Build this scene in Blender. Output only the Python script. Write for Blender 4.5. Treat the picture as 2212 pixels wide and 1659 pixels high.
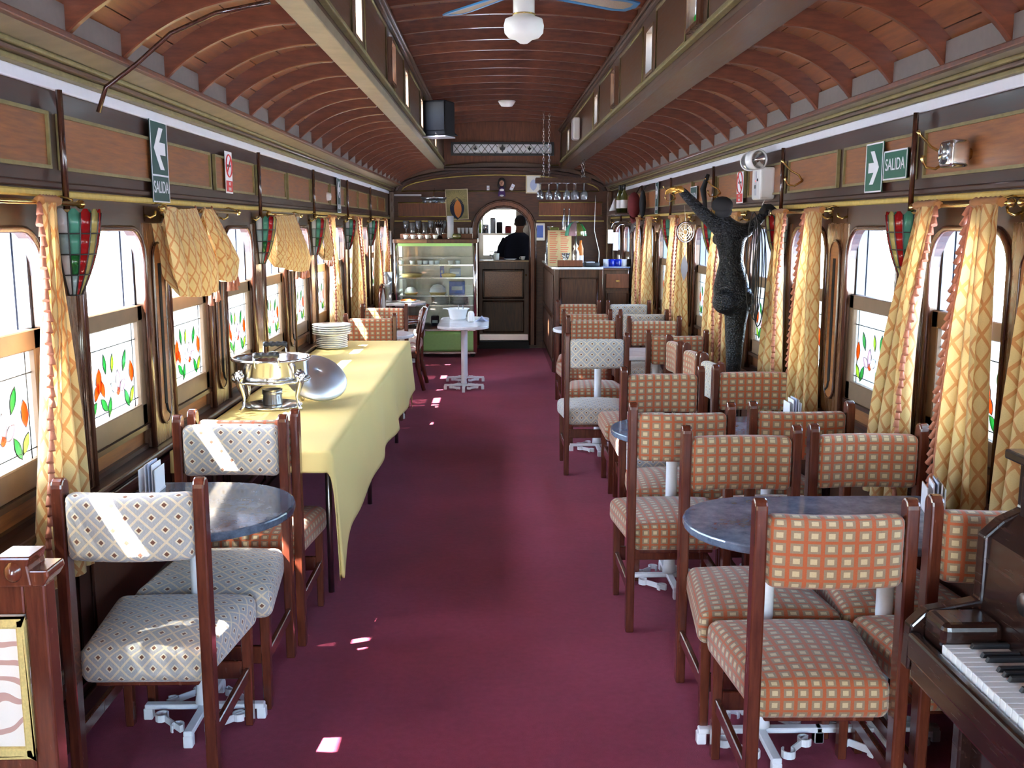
import bpy, bmesh, math, random
from mathutils import Vector, Matrix
random.seed(7)
for o in list(bpy.data.objects): bpy.data.objects.remove(o)
scn = bpy.context.scene
COL = scn.collection
PI = math.pi
# ---------------------------------------------------------------- camera
cam_d = bpy.data.cameras.new('camera'); cam = bpy.data.objects.new('camera', cam_d); COL.objects.link(cam)
cam_d.sensor_width = 36; cam_d.lens = 2150/2212*36; cam_d.clip_start = .05
cam.location = (0, 0, 1.65)
cam.rotation_euler = (math.radians(90-9.051), 0, math.radians(-1.158))
scn.camera = cam
# ---------------------------------------------------------------- sky, sun, exposure
SUN_EL, SUN_AZ = math.radians(57), math.radians(-68)      # sun stands to the left, a little behind the camera
world = bpy.data.worlds.new('sky'); scn.world = world; world.use_nodes = True
wn = world.node_tree.nodes; wl = world.node_tree.links
bg = wn['Background']; sky = wn.new('ShaderNodeTexSky'); sky.sky_type = 'NISHITA'; sky.sun_disc = False
sky.sun_elevation = SUN_EL; sky.sun_rotation = math.radians(248); sky.air_density = 1.0; sky.dust_density = 1.2
wl.new(sky.outputs[0], bg.inputs[0]); bg.inputs[1].default_value = 3.6
sun_d = bpy.data.lights.new('sun', 'SUN'); sun_d.energy = 58; sun_d.angle = math.radians(.6); sun_d.color = (1, .97, .92)
sun = bpy.data.objects.new('sun', sun_d); COL.objects.link(sun)
sdir = Vector((math.sin(math.radians(68))*math.cos(SUN_EL), math.cos(math.radians(68))*math.cos(SUN_EL), -math.sin(SUN_EL)))
sun.rotation_euler = sdir.to_track_quat('-Z', 'Y').to_euler(); sun.location = (-8, -3, 10)
vs = scn.view_settings; vs.view_transform = 'Standard'; vs.look = 'None'; vs.gamma = 1; vs.exposure = 1.1; vs.use_curve_mapping = False

# ---------------------------------------------------------------- mesh helper
class MB:
    def __init__(s): s.v = []; s.f = []; s.sm = []; s.uv = []
    def add(s, vs, fs, smooth=False, uvs=None):
        n = len(s.v); s.v += [tuple(p) for p in vs]
        for i, f in enumerate(fs):
            s.f.append(tuple(n+k for k in f)); s.sm.append(smooth); s.uv.append(uvs[i] if uvs else None)
        return s
    def box(s, x0, x1, y0, y1, z0, z1):
        if x0 > x1: x0, x1 = x1, x0
        if y0 > y1: y0, y1 = y1, y0
        if z0 > z1: z0, z1 = z1, z0
        return s.add([(x0,y0,z0),(x1,y0,z0),(x1,y1,z0),(x0,y1,z0),(x0,y0,z1),(x1,y0,z1),(x1,y1,z1),(x0,y1,z1)],
              [(3,2,1,0),(4,5,6,7),(0,1,5,4),(1,2,6,5),(2,3,7,6),(3,0,4,7)])
    def bar(s, a, b, w, h, up=(0,0,1)):
        a = Vector(a); b = Vector(b); d = (b-a).normalized(); u = Vector(up)
        r = d.cross(u)
        if r.length < 1e-5: r = d.cross(Vector((1,0,0)))
        r.normalize(); u = r.cross(d)
        c = [(-w/2,-h/2),(w/2,-h/2),(w/2,h/2),(-w/2,h/2)]
        vs = [a+r*i+u*j for i,j in c]+[b+r*i+u*j for i,j in c]
        return s.add(vs, [(0,1,2,3),(7,6,5,4),(0,4,5,1),(1,5,6,2),(2,6,7,3),(3,7,4,0)])
    def tube(s, pts, r, n=8, closed=False):
        pts = [Vector(p) for p in pts]; m = len(pts); rs = r if isinstance(r, (list, tuple)) else [r]*m
        vs = []; prev = None
        for i, p in enumerate(pts):
            if closed: t = pts[(i+1) % m]-pts[i-1]
            else: t = pts[min(i+1, m-1)]-pts[max(i-1, 0)]
            if t.length < 1e-9: t = Vector((0,0,1))
            t.normalize()
            if prev is None:
                u = Vector((0,0,1)) if abs(t.z) < .9 else Vector((1,0,0))
                u = (u-t*u.dot(t)).normalized()
            else:
                u = prev-t*prev.dot(t)
                u = u.normalized() if u.length > 1e-6 else Vector((1,0,0))
            prev = u; w = t.cross(u)
            for k in range(n):
                a = 2*PI*k/n; vs.append(p+(u*math.cos(a)+w*math.sin(a))*rs[i])
        fs = []
        for i in range(m if closed else m-1):
            j = (i+1) % m
            for k in range(n):
                l = (k+1) % n; fs.append((i*n+k, i*n+l, j*n+l, j*n+k))
        s.add(vs, fs, True)
        if not closed:
            b = len(s.v)-m*n
            s.f.append(tuple(b+k for k in range(n))[::-1]); s.sm.append(False); s.uv.append(None)
            s.f.append(tuple(b+(m-1)*n+k for k in range(n))); s.sm.append(False); s.uv.append(None)
        return s
    def lathe(s, prof, n=20, c=(0,0,0), axis='z', smooth=True, a0=0, a1=2*PI):
        c = Vector(c); full = abs(a1-a0-2*PI) < 1e-6; m = n if full else n+1; vs = []
        for r, z in prof:
            for k in range(m):
                a = a0+(a1-a0)*k/n; x, y = r*math.cos(a), r*math.sin(a)
                p = {'z': (x,y,z), 'y': (x,z,y), 'x': (z,x,y)}[axis]; vs.append(c+Vector(p))
        fs = []
        for i in range(len(prof)-1):
            for k in range(n):
                l = (k+1) % m; fs.append((i*m+k, i*m+l, (i+1)*m+l, (i+1)*m+k))
        return s.add(vs, fs, smooth)
    def prism(s, poly, fn, c0, c1):          # polygon (a,b) extruded along c; fn(a,b,c) -> xyz
        n = len(poly)
        vs = [fn(a,b,c0) for a,b in poly]+[fn(a,b,c1) for a,b in poly]
        fs = [tuple(range(n))[::-1], tuple(range(n,2*n))]+[(i,(i+1)%n,n+(i+1)%n,n+i) for i in range(n)]
        return s.add(vs, fs)
    def strip(s, a, b, fn, c0, c1, smooth=False):  # band between two equal-length polylines, extruded
        n = len(a)
        vs = [fn(*p,c0) for p in a]+[fn(*p,c0) for p in b]+[fn(*p,c1) for p in a]+[fn(*p,c1) for p in b]
        fs = []
        for i in range(n-1):
            fs += [(i,i+1,n+i+1,n+i),(2*n+i,3*n+i,3*n+i+1,2*n+i+1),(i,2*n+i,2*n+i+1,i+1),(n+i,n+i+1,3*n+i+1,3*n+i)]
        fs += [(0,n,3*n,2*n),(n-1,3*n-1,4*n-1,2*n-1)]
        return s.add(vs, fs, smooth)
    def grid(s, fn, nu, nv, su=1, sv=1, smooth=True):
        vs = [fn(i/nu, j/nv) for j in range(nv+1) for i in range(nu+1)]
        fs, uv = [], []; w = nu+1
        for j in range(nv):
            for i in range(nu):
                fs.append((j*w+i, j*w+i+1, (j+1)*w+i+1, (j+1)*w+i))
                uv.append([(i/nu*su, j/nv*sv), ((i+1)/nu*su, j/nv*sv), ((i+1)/nu*su, (j+1)/nv*sv), (i/nu*su, (j+1)/nv*sv)])
        return s.add(vs, fs, smooth, uv)
    def ball(s, c, rx, ry=None, rz=None, n=12):
        ry = ry or rx; rz = rz or rx
        vs = []; fs = []; m = n//2
        for i in range(m+1):
            t = PI*i/m
            for k in range(n):
                a = 2*PI*k/n; vs.append((c[0]+rx*math.sin(t)*math.cos(a), c[1]+ry*math.sin(t)*math.sin(a), c[2]+rz*math.cos(t)))
        for i in range(m):
            for k in range(n): fs.append((i*n+k, (i+1)*n+k, (i+1)*n+(k+1)%n, i*n+(k+1)%n))
        return s.add(vs, fs, True)
    def xf(s, M):
        s.v = [tuple(M @ Vector(p)) for p in s.v]; return s
    def mesh(s, name, mat):
        me = bpy.data.meshes.new(name); me.from_pydata(s.v, [], s.f)
        me.polygons.foreach_set('use_smooth', s.sm)
        if any(u is not None for u in s.uv):
            l = me.uv_layers.new(name='UVMap')
            for p, u in zip(me.polygons, s.uv):
                if u:
                    for li, c in zip(p.loop_indices, u): l.data[li].uv = c
        bm = bmesh.new(); bm.from_mesh(me); bmesh.ops.remove_doubles(bm, verts=bm.verts, dist=1e-6)
        bmesh.ops.recalc_face_normals(bm, faces=bm.faces); bm.to_mesh(me); bm.free()
        me.materials.append(M[mat]); return me
    def build(s, name, mat, parent=None, bevel=0, seg=2):
        return obj(name, s.mesh(name, mat), parent, bevel, seg)

def obj(name, me, parent=None, bevel=0, seg=2, loc=None, rot=None):
    o = bpy.data.objects.new(name, me); COL.objects.link(o)
    if parent: o.parent = parent
    if loc: o.location = loc
    if rot: o.rotation_euler = rot
    if bevel:
        b = o.modifiers.new('bevel', 'BEVEL'); b.width = bevel; b.segments = seg; b.limit_method = 'ANGLE'; b.angle_limit = math.radians(40)
    return o
def tag(o, label=None, cat=None, group=None, kind=None):
    if label: o['label'] = label
    if cat: o['category'] = cat
    if group: o['group'] = group
    if kind: o['kind'] = kind
    return o
def thing(name, label, cat, loc=(0,0,0), rz=0, group=None):
    o = bpy.data.objects.new(name, None); COL.objects.link(o); o.empty_display_size = .05
    o.location = loc; o.rotation_euler = (0,0,rz); return tag(o, label, cat, group)
def struct(name, label=None):
    o = bpy.data.objects.new(name, None); COL.objects.link(o); o.empty_display_size = .05
    o['kind'] = 'structure'
    if label: o['label'] = label
    return o
def copy_tree(o, parent=None):
    c = o.copy(); COL.objects.link(c); c.parent = parent
    for ch in o.children: copy_tree(ch, c)
    return c
def place(root, loc, rz=0, label=None, group=None):
    c = copy_tree(root); c.location = loc; c.rotation_euler = (0,0,rz)
    if label: c['label'] = label
    if group: c['group'] = group
    elif 'group' in c.keys() and group == '': del c['group']
    return c
def one(mb, name, mat, label, cat, group=None, bevel=0, loc=(0,0,0), rz=0):
    o = mb.build(name, mat, None, bevel); o.location = loc; o.rotation_euler = (0,0,rz)
    return tag(o, label, cat, group)
def text_mesh(txt, size, mat, ext=.0008, sx=1.0, align='CENTER'):
    cu = bpy.data.curves.new('txt', 'FONT'); cu.body = txt; cu.size = size; cu.extrude = ext; cu.align_x = align; cu.align_y = 'CENTER'
    t = bpy.data.objects.new('txt', cu); COL.objects.link(t)
    dg = bpy.context.evaluated_depsgraph_get(); me = bpy.data.meshes.new_from_object(t.evaluated_get(dg))
    bpy.data.objects.remove(t); me.materials.clear(); me.materials.append(M[mat])
    for v in me.vertices: v.co.x *= sx
    return me
def rbox(hx, hy, hz, r, n=6, crown=0, taper=0, unfold='z'):
    """rounded cushion, UV unfolded in metres"""
    mb = MB(); idx = {}; vs = []; fs = []; uv = []
    def coord(t, h):
        return t*h
    ts = sorted(set([round(-1+2*i/n, 4) for i in range(n+1)]))
    def extra(h):
        e = (h-r)/h; a = [-1, -1+.3*(1-e), -1+.6*(1-e), -e]
        mid = [-e+2*e*i/n for i in range(1, n)]
        return a+mid+[-q for q in a[::-1]]
    X, Y, Z = extra(hx), extra(hy), extra(hz)
    def P(a, b, c):
        p = Vector((a*hx, b*hy, c*hz)); q = Vector((max(-hx+r, min(hx-r, p.x)), max(-hy+r, min(hy-r, p.y)), max(-hz+r, min(hz-r, p.z))))
        d = p-q
        if d.length > 1e-9: p = q+d.normalized()*r
        if crown and c > -.2: p.z += crown*(1-(a*a))*(1-(b*b))*(c+.2)/1.2
        if taper: p.x *= 1+taper*b
        return p
    def face(A, B, f, sw, uvf):
        base = len(vs); w = len(A)
        for b in B:
            for a in A: vs.append(f(a, b))
        for j in range(len(B)-1):
            for i in range(w-1):
                q = [(i,j),(i+1,j),(i+1,j+1),(i,j+1)]
                if sw: q = q[::-1]
                fs.append(tuple(base+jj*w+ii for ii, jj in q)); uv.append([uvf(A[ii], B[jj]) for ii, jj in q])
    face(X, Y, lambda a, b: P(a,b,1), False, lambda a, b: (a*hx, b*hy))
    face(X, Y, lambda a, b: P(a,b,-1), True, lambda a, b: (a*hx, b*hy))
    face(X, Z, lambda a, c: P(a,-1,c), False, lambda a, c: (a*hx, -hy-hz+c*hz))
    face(X, Z, lambda a, c: P(a,1,c), True, lambda a, c: (a*hx, hy+hz-c*hz))
    face(Y, Z, lambda b, c: P(-1,b,c), True, lambda b, c: (-hx-hz+c*hz, b*hy))
    face(Y, Z, lambda b, c: P(1,b,c), False, lambda b, c: (hx+hz-c*hz, b*hy))
    mb.add(vs, fs, True, uv); return mb

# ---------------------------------------------------------------- materials
M = {}
class NT:
    def __init__(s, name):
        s.m = bpy.data.materials.new(name); s.m.use_nodes = True; s.t = s.m.node_tree; s.n = s.t.nodes; s.l = s.t.links
        s.b = s.n['Principled BSDF']; s.out = s.n['Material Output']; M[name] = s.m
    def _in(s, sock, v):
        if isinstance(v, bpy.types.NodeSocket): s.l.new(v, sock)
        elif v is not None: sock.default_value = v
    def math(s, op, a, b=None, c=None):
        n = s.n.new('ShaderNodeMath'); n.operation = op; s._in(n.inputs[0], a)
        if b is not None: s._in(n.inputs[1], b)
        if c is not None: s._in(n.inputs[2], c)
        return n.outputs[0]
    def mix(s, f, a, b):
        n = s.n.new('ShaderNodeMix'); n.data_type = 'RGBA'; s._in(n.inputs[0], f)
        s._in(n.inputs[6], a if isinstance(a, bpy.types.NodeSocket) else (*a, 1)); s._in(n.inputs[7], b if isinstance(b, bpy.types.NodeSocket) else (*b, 1))
        return n.outputs[2]
    def coord(s, k='Object', scale=(1,1,1), rot=(0,0,0)):
        c = s.n.new('ShaderNodeTexCoord'); m = s.n.new('ShaderNodeMapping'); m.inputs[3].default_value = scale; m.inputs[2].default_value = rot
        s.l.new(c.outputs[k], m.inputs[0]); return m.outputs[0]
    def xyz(s, v):
        n = s.n.new('ShaderNodeSeparateXYZ'); s.l.new(v, n.inputs[0]); return n.outputs
    def noise(s, v, scale, detail=4, rough=.55):
        n = s.n.new('ShaderNodeTexNoise'); s.l.new(v, n.inputs['Vector']); n.inputs['Scale'].default_value = scale
        n.inputs['Detail'].default_value = detail; n.inputs['Roughness'].default_value = rough; return n.outputs[0]
    def ramp(s, f, stops):
        n = s.n.new('ShaderNodeValToRGB'); s.l.new(f, n.inputs[0]); e = n.color_ramp.elements
        while len(e) < len(stops): e.new(.5)
        for q, (p, c) in zip(e, stops): q.position = p; q.color = (*c, 1)
        return n.outputs[0]
    def bump(s, h, strength=.2, dist=.005):
        n = s.n.new('ShaderNodeBump'); n.inputs['Strength'].default_value = strength; n.inputs['Distance'].default_value = dist
        s.l.new(h, n.inputs['Height']); s.l.new(n.outputs[0], s.b.inputs['Normal'])
    def set(s, color=None, rough=None, metal=None, **k):
        if color is not None: s._in(s.b.inputs['Base Color'], color if isinstance(color, bpy.types.NodeSocket) else (*color, 1))
        if rough is not None: s._in(s.b.inputs['Roughness'], rough)
        if metal is not None: s.b.inputs['Metallic'].default_value = metal
        for a, b in k.items(): s.b.inputs[a.replace('_', ' ')].default_value = b
        return s
def plain(name, c, rough=.5, metal=0, var=.12, scale=30, **k):
    n = NT(name); v = n.noise(n.coord(), scale, 3)
    n.set(n.mix(v, tuple(x*(1-var) for x in c), tuple(min(1, x*(1+var)) for x in c)), rough, metal, **k); return n
def wood(name, dark, light, rough=.3, grain=(2, 22, 22), coat=.3, knots=True, k='Object', bump=.08):
    n = NT(name); v = n.coord(k, grain); a = n.noise(v, 3.2, 6, .6); b = n.noise(n.coord(k), 1.7, 2)
    f = n.math('ADD', n.math('MULTIPLY', a, .75), n.math('MULTIPLY', b, .3))
    n.set(n.ramp(f, [(.36, dark), (.68, light)]), n.math('ADD', n.math('MULTIPLY', a, .2), rough-.1), 0)
    n.b.inputs['Coat Weight'].default_value = coat; n.b.inputs['Coat Roughness'].default_value = .15
    n.bump(a, bump, .004); return n
# woods: grain runs along y for long members, along z for posts
wood('wood_wall', (.024, .0075, .005), (.062, .020, .011), .36, (22, 2, 22), .22)
wood('wood_post', (.060, .022, .011), (.150, .062, .026), .28, (20, 20, 1.6), .6)
wood('wood_bead', (.040, .013, .008), (.085, .028, .014), .22, (20, 20, 2), .7)
wood('wood_panel', (.15, .050, .015), (.33, .120, .032), .45, (24, 2, 24), .12)
wood('wood_rib', (.075, .019, .0085), (.185, .050, .019), .36, (3, 14, 14), .3)
wood('wood_plank', (.120, .036, .013), (.290, .098, .032), .4, (16, 1.5, 16), .2)
wood('wood_beam', (.055, .024, .013), (.130, .062, .032), .38, (22, 1.5, 22), .3)
wood('wood_chair', (.062, .0135, .0075), (.140, .032, .015), .24, (18, 18, 2.2), .6)
wood('wood_back', (.040, .013, .007), (.105, .034, .014), .48, (3, 20, 20), .06)
wood('wood_door', (.10, .028, .011), (.22, .068, .025), .48, (20, 20, 2), .08)
wood('wood_bar', (.034, .012, .006), (.105, .040, .015), .5, (20, 20, 2), .06)
wood('wood_piano', (.008, .0032, .0026), (.028, .010, .0066), .25, (20, 2, 20), .5)
wood('wood_counter', (.15, .07, .03), (.33, .17, .08), .4, (2, 20, 20), .2)
plain('jamb', (.075, .082, .105), .45, 0, .2)  # brown wood; the sky's bluish reflection is put into its colour
plain('sash', (.145, .085, .048), .45, 0, .25, 14)
plain('gilt', (.56, .42, .11), .38, .25, .3, 40)
plain('gilt_dull', (.22, .18, .07), .42, .2, .5, 25)
plain('cornice_band', (.34, .29, .19), .38, .45, .35, 9)
plain('grey_block', (.16, .13, .115), .6, 0, .15)
plain('white_trim', (.72, .72, .78), .45, 0, .05)
plain('white_paint', (.78, .78, .80), .42, 0, .06, 60)
plain('white_enamel', (.86, .86, .84), .18, 0, .02)
plain('white_card', (.84, .84, .88), .6, 0, .03)
plain('brass', (.70, .52, .20), .25, 1, .1)
plain('steel', (.78, .78, .80), .16, 1, .05)
plain('steel_dark', (.32, .30, .29), .3, 1, .1)
plain('black_plastic', (.018, .018, .02), .4, 0, .1)
plain('black_matte', (.014, .014, .016), .75).b.inputs['Specular IOR Level'].default_value = .12
plain('steel_satin', (.80, .80, .82), .38, 1, .04)
plain('black_cloth', (.012, .012, .015), .8, 0, .2)
plain('dark_blue_cloth', (.012, .016, .035), .85, 0, .2, 12)
plain('red_cloth', (.13, .012, .016), .85, 0, .35, 18)
plain('grey_plastic', (.48, .48, .52), .4, 0, .05)
plain('blue_plastic', (.02, .10, .55), .25, 0, .08)
plain('fan_blue', (.035, .19, .42), .35, 0, .08)
plain('cane', (.36, .27, .20), .7, 0, .4, 220)
plain('green_sign', (.004, .105, .062), .45, 0, .05)
plain('green_dark', (.008, .058, .052), .45, 0, .05)
plain('red_sign', (.62, .03, .03), .45, 0, .05)
plain('green_case', (.30, .56, .18), .3, 0, .1)
plain('orange_dark', (.55, .16, .02), .5, 0, .1)
plain('skin', (.42, .20, .12), .55, 0, .1)
plain('doll_hair', (.02, .012, .01), .7, 0, .2)
plain('purple_cloth', (.06, .015, .09), .8, 0, .3, 60)
plain('gold_leaf', (.75, .45, .10), .3, .8, .15)
plain('cake', (.72, .50, .18), .7, 0, .3, 60)
plain('cream_food', (.85, .82, .74), .7, 0, .08, 90)
plain('plate_white', (.88, .87, .85), .15, 0, .02)
plain('rope_cream', (.75, .70, .55), .7, 0, .1)
plain('leaf', (.05, .22, .03), .5, 0, .5, 6)
plain('concrete', (.44, .455, .48), .8, 0, .1, 3)
plain('car_paint', (.75, .76, .78), .2, 0, .02)
plain('rubber', (.02, .02, .022), .8)
plain('trim_gold', (.58, .45, .17), .6, .2, .35, 160)
plain('tassel', (.40, .145, .085), .75, 0, .4, 70)
plain('napkin_blue', (.50, .55, .72), .8, 0, .1)
plain('parchment', (.62, .50, .30), .7, 0, .08)
def emis(name, c, st):
    n = NT(name); n.set(c, .5); n.b.inputs['Emission Color'].default_value = (*c, 1); n.b.inputs['Emission Strength'].default_value = st
emis('milk_glass', (.92, .90, .86), .0)
emis('led_red', (.9, .05, .03), 2)
def glassy(name, tint, gloss=.08, rough=.03, diff=0, dc=(.8,.8,.8)):
    n = NT(name); n.n.remove(n.b)
    t = n.n.new('ShaderNodeBsdfTransparent'); t.inputs[0].default_value = (*tint, 1)
    g = n.n.new('ShaderNodeBsdfGlossy'); g.inputs[0].default_value = (1,1,1,1); g.inputs[1].default_value = rough
    f = n.n.new('ShaderNodeFresnel'); f.inputs[0].default_value = 1.45
    fa = n.math('ADD', n.math('MULTIPLY', f.outputs[0], .9), gloss)
    mx = n.n.new('ShaderNodeMixShader'); n.l.new(fa, mx.inputs[0]); n.l.new(t.outputs[0], mx.inputs[1]); n.l.new(g.outputs[0], mx.inputs[2])
    last = mx.outputs[0]
    if diff:
        d = n.n.new('ShaderNodeBsdfTranslucent'); d.inputs[0].default_value = (*dc, 1); d2 = n.n.new('ShaderNodeBsdfDiffuse'); d2.inputs[0].default_value = (*dc, 1)
        m0 = n.n.new('ShaderNodeMixShader'); m0.inputs[0].default_value = .5; n.l.new(d.outputs[0], m0.inputs[1]); n.l.new(d2.outputs[0], m0.inputs[2])
        m2 = n.n.new('ShaderNodeMixShader'); m2.inputs[0].default_value = diff; n.l.new(last, m2.inputs[1]); n.l.new(m0.outputs[0], m2.inputs[2]); last = m2.outputs[0]
    n.l.new(last, n.out.inputs[0]); return n
glassy('glass', (.93, .96, .95), .03)
glassy('glass_ware', (.86, .89, .90), .12, .02, .06, (.8, .85, .9))
glassy('pane_textured', (.90, .92, .90), .03, .12, .14, (.86, .88, .84))
glassy('glass_milky', (.8, .84, .88), .05, .1, .75, (.86, .88, .92))
glassy('glass_teal', (.25, .62, .48), .05, .1, .65, (.16, .50, .38))
glassy('glass_ice', (.55, .70, .72), .05, .1, .7, (.50, .66, .70))
glassy('glass_red', (.65, .03, .03), .05, .1, .65, (.58, .02, .025))
glassy('glass_yellow', (.75, .68, .28), .05, .1, .7, (.68, .62, .25))
glassy('glass_orange', (.9, .22, .02), .04, .1, .28, (.95, .24, .02))
glassy('glass_green', (.10, .50, .16), .04, .1, .28, (.08, .48, .16))
glassy('glass_lime', (.55, .72, .12), .04, .1, .28, (.6, .75, .12))
glassy('glass_pink', (.85, .62, .72), .04, .1, .28, (.9, .7, .78))
glassy('glass_blue', (.03, .08, .75), .08, .05, .5, (.02, .07, .70))
glassy('glass_olive', (.42, .45, .18), .08, .05, .35, (.35, .36, .12))
glassy('liquid_pale', (.80, .76, .55), .06, .03, .3, (.8, .75, .55))
# fabrics (UV in metres)
def fab_bump(n, base):
    w = n.noise(n.coord('UV', (900, 900, 1)), 1, 2)
    n.bump(w, .15, .002)
def fabric_check(name):
    n = NT(name); c = n.xyz(n.coord('UV', (1/.043, 1/.034, 1)))
    fx, fy = n.math('FRACT', c[0]), n.math('FRACT', c[1])
    ax, ay = n.math('ABSOLUTE', n.math('SUBTRACT', fx, .5)), n.math('ABSOLUTE', n.math('SUBTRACT', fy, .5))
    cell = n.math('MULTIPLY', n.math('LESS_THAN', ax, .375), n.math('LESS_THAN', ay, .39))
    inner = n.math('MULTIPLY', n.math('LESS_THAN', ax, .20), n.math('LESS_THAN', ay, .21))
    nz = n.noise(n.coord('UV', (260, 260, 1)), 1, 3); big = n.noise(n.coord('UV', (9, 9, 1)), 1, 2)
    org = n.mix(nz, (.34, .060, .012), (.47, .10, .020))
    edge = n.mix(nz, (.20, .13, .08), (.31, .215, .13)); cen = n.mix(nz, (.46, .34, .19), (.60, .46, .27))
    col = n.mix(cell, org, n.mix(inner, edge, cen)); col = n.mix(n.math('MULTIPLY', big, .12), col, (.34, .24, .15))
    n.set(col, .85, 0, Sheen_Weight=.25); n.bump(n.math('ADD', nz, n.math('MULTIPLY', cell, .6)), .25, .003)
def fabric_diamond(name):
    n = NT(name); P = .071; c = n.xyz(n.coord('UV', (1/P, 1/P, 1)))
    a = n.math('ADD', c[0], c[1]); b = n.math('SUBTRACT', c[0], c[1])
    fa, fb = n.math('FRACT', a), n.math('FRACT', b)
    ax, ay = n.math('ABSOLUTE', n.math('SUBTRACT', fa, .5)), n.math('ABSOLUTE', n.math('SUBTRACT', fb, .5))
    m = n.math('MAXIMUM', ax, ay)
    nz = n.noise(n.coord('UV', (240, 120, 1)), 1, 3)
    blue = n.mix(nz, (.27, .255, .25), (.44, .42, .41)); tan = n.mix(nz, (.52, .40, .26), (.72, .60, .42)); brn = n.mix(nz, (.10, .035, .02), (.2, .08, .04))
    col = n.mix(n.math('GREATER_THAN', m, .435), blue, tan)
    col = n.mix(n.math('LESS_THAN', m, .18), col, n.mix(nz, (.60, .50, .33), (.74, .64, .46))); col = n.mix(n.math('LESS_THAN', m, .105), col, brn)
    n.set(col, .85, 0, Sheen_Weight=.25); n.bump(nz, .25, .003)
def fabric_curtain(name, tr=.38):
    n = NT(name); c = n.xyz(n.coord('UV', (1/.062, 1/.088, 1)))
    a = n.math('ADD', c[0], c[1]); b = n.math('SUBTRACT', c[0], c[1])
    ax = n.math('ABSOLUTE', n.math('SUBTRACT', n.math('FRACT', a), .5)); ay = n.math('ABSOLUTE', n.math('SUBTRACT', n.math('FRACT', b), .5))
    m = n.math('MAXIMUM', ax, ay); nz = n.noise(n.coord('UV', (300, 300, 1)), 1, 2)
    col = n.mix(n.math('GREATER_THAN', m, .40), n.mix(nz, (.54, .39, .165), (.68, .51, .24)), n.mix(nz, (.42, .18, .055), (.54, .25, .085)))
    n.set(col, .8, 0, Sheen_Weight=.2)
    t = n.n.new('ShaderNodeBsdfTranslucent'); n.l.new(n.mix(.35, col, (.85, .42, .10)), t.inputs[0])
    mx = n.n.new('ShaderNodeMixShader'); mx.inputs[0].default_value = tr; n.l.new(n.b.outputs[0], mx.inputs[1]); n.l.new(t.outputs[0], mx.inputs[2]); n.l.new(mx.outputs[0], n.out.inputs[0])
fabric_check('fabric_check'); fabric_diamond('fabric_diamond'); fabric_curtain('fabric_curtain', .30); fabric_curtain('fabric_curtain_thick', .08)
def cloth(name, c, tr=.2):
    n = NT(name); v = n.noise(n.coord('Object', (1,1,1)), 260, 2); big = n.noise(n.coord(), 2.2, 3)
    n.set(n.mix(n.math('MULTIPLY', big, .5), c, tuple(x*.8 for x in c)), .85); n.bump(v, .08, .002)
cloth('tablecloth', (.74, .575, .22))
n = NT('brocade'); v = n.coord('Object', (1,1,1)); d = n.noise(v, 7, 1, .4)
w = n.n.new('ShaderNodeTexWave'); w.wave_type = 'RINGS'; w.inputs['Scale'].default_value = 7; w.inputs['Distortion'].default_value = 9; w.inputs['Detail'].default_value = 1.2; w.inputs['Detail Scale'].default_value = 1.1; n.l.new(v, w.inputs[0])
n.set(n.mix(n.math('GREATER_THAN', w.outputs[1], .80), (.72, .66, .60), (.46, .27, .23)), .75, 0, Sheen_Weight=.3); n.bump(n.noise(v, 300, 2), .15, .002)
n = NT('grey_upholstery'); v = n.noise(n.coord('Object', (60, 4, 60)), 3, 3); n.set(n.mix(v, (.34, .28, .24), (.56, .48, .42)), .85)
def marble(name, a, b, sc=6, rough=.12):
    n = NT(name); v = n.coord(); d = n.noise(v, sc, 8, .7); e = n.noise(v, sc*6, 5, .7)
    f = n.math('ADD', n.math('MULTIPLY', d, .7), n.math('MULTIPLY', e, .3)); n.set(n.ramp(f, [(.38, a), (.62, b)]), rough, 0)
marble('marble_blue', (.055, .075, .115), (.20, .235, .31)); marble('marble_black', (.02, .026, .04), (.12, .15, .20), 5); marble('marble_white', (.62, .60, .60), (.80, .79, .80), 4)
n = NT('carpet'); v = n.coord(); a = n.noise(v, 420, 3); b = n.noise(v, 1.6, 5, .6); e = n.noise(v, 38, 4)
f = n.math('ADD', n.math('MULTIPLY', a, .38), n.math('ADD', n.math('MULTIPLY', b, .40), n.math('MULTIPLY', e, .22)))
n.set(n.ramp(f, [(.33, (.165, .009, .034)), (.5, (.265, .017, .056)), (.68, (.36, .036, .092))]), .95, 0, Sheen_Weight=.08); n.bump(a, .5, .006)
n = NT('scaled_bronze'); v = n.coord(); vo = n.n.new('ShaderNodeTexVoronoi'); vo.inputs['Scale'].default_value = 120; n.l.new(v, vo.inputs['Vector'])
n.set(n.mix(vo.outputs['Distance'], (.020, .023, .030), (.005, .006, .008)), .30, .5); n.bump(n.math('SUBTRACT', 1.0, vo.outputs['Distance']), .9, .008)
# ================================================================ STRUCTURE
Y0, YB = -1.6, 13.45
XW = {-1: -1.36, 1: 1.60}
POSTS = {-1: [3.18+.88*k for k in range(-5, 12)], 1: [2.90+.845*k for k in range(-5, 13)]}
LAMP = {-1: lambda k: k in (0, 3, 5, 7, 9, -2, -4), 1: lambda k: k % 2 == 1}
# outside ground
g = MB(); g.box(-40, 40, -30, 45, -1.2, -1.1); tag(g.build('ground', 'concrete'), 'pale sunlit paving outside the railway car', kind='structure')
# floor
fl = MB(); fl.box(-1.42, 1.66, Y0, YB+.05, -.05, 0); tag(fl.build('floor', 'carpet'), 'burgundy red carpet along the aisle', kind='structure')
fb = MB(); fb.box(-1.5, 1.74, Y0-.1, 16.0, -.25, -.052); tag(fb.build('floor_underframe', 'wood_wall'), 'dark underframe below the carpet', kind='structure')

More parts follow.
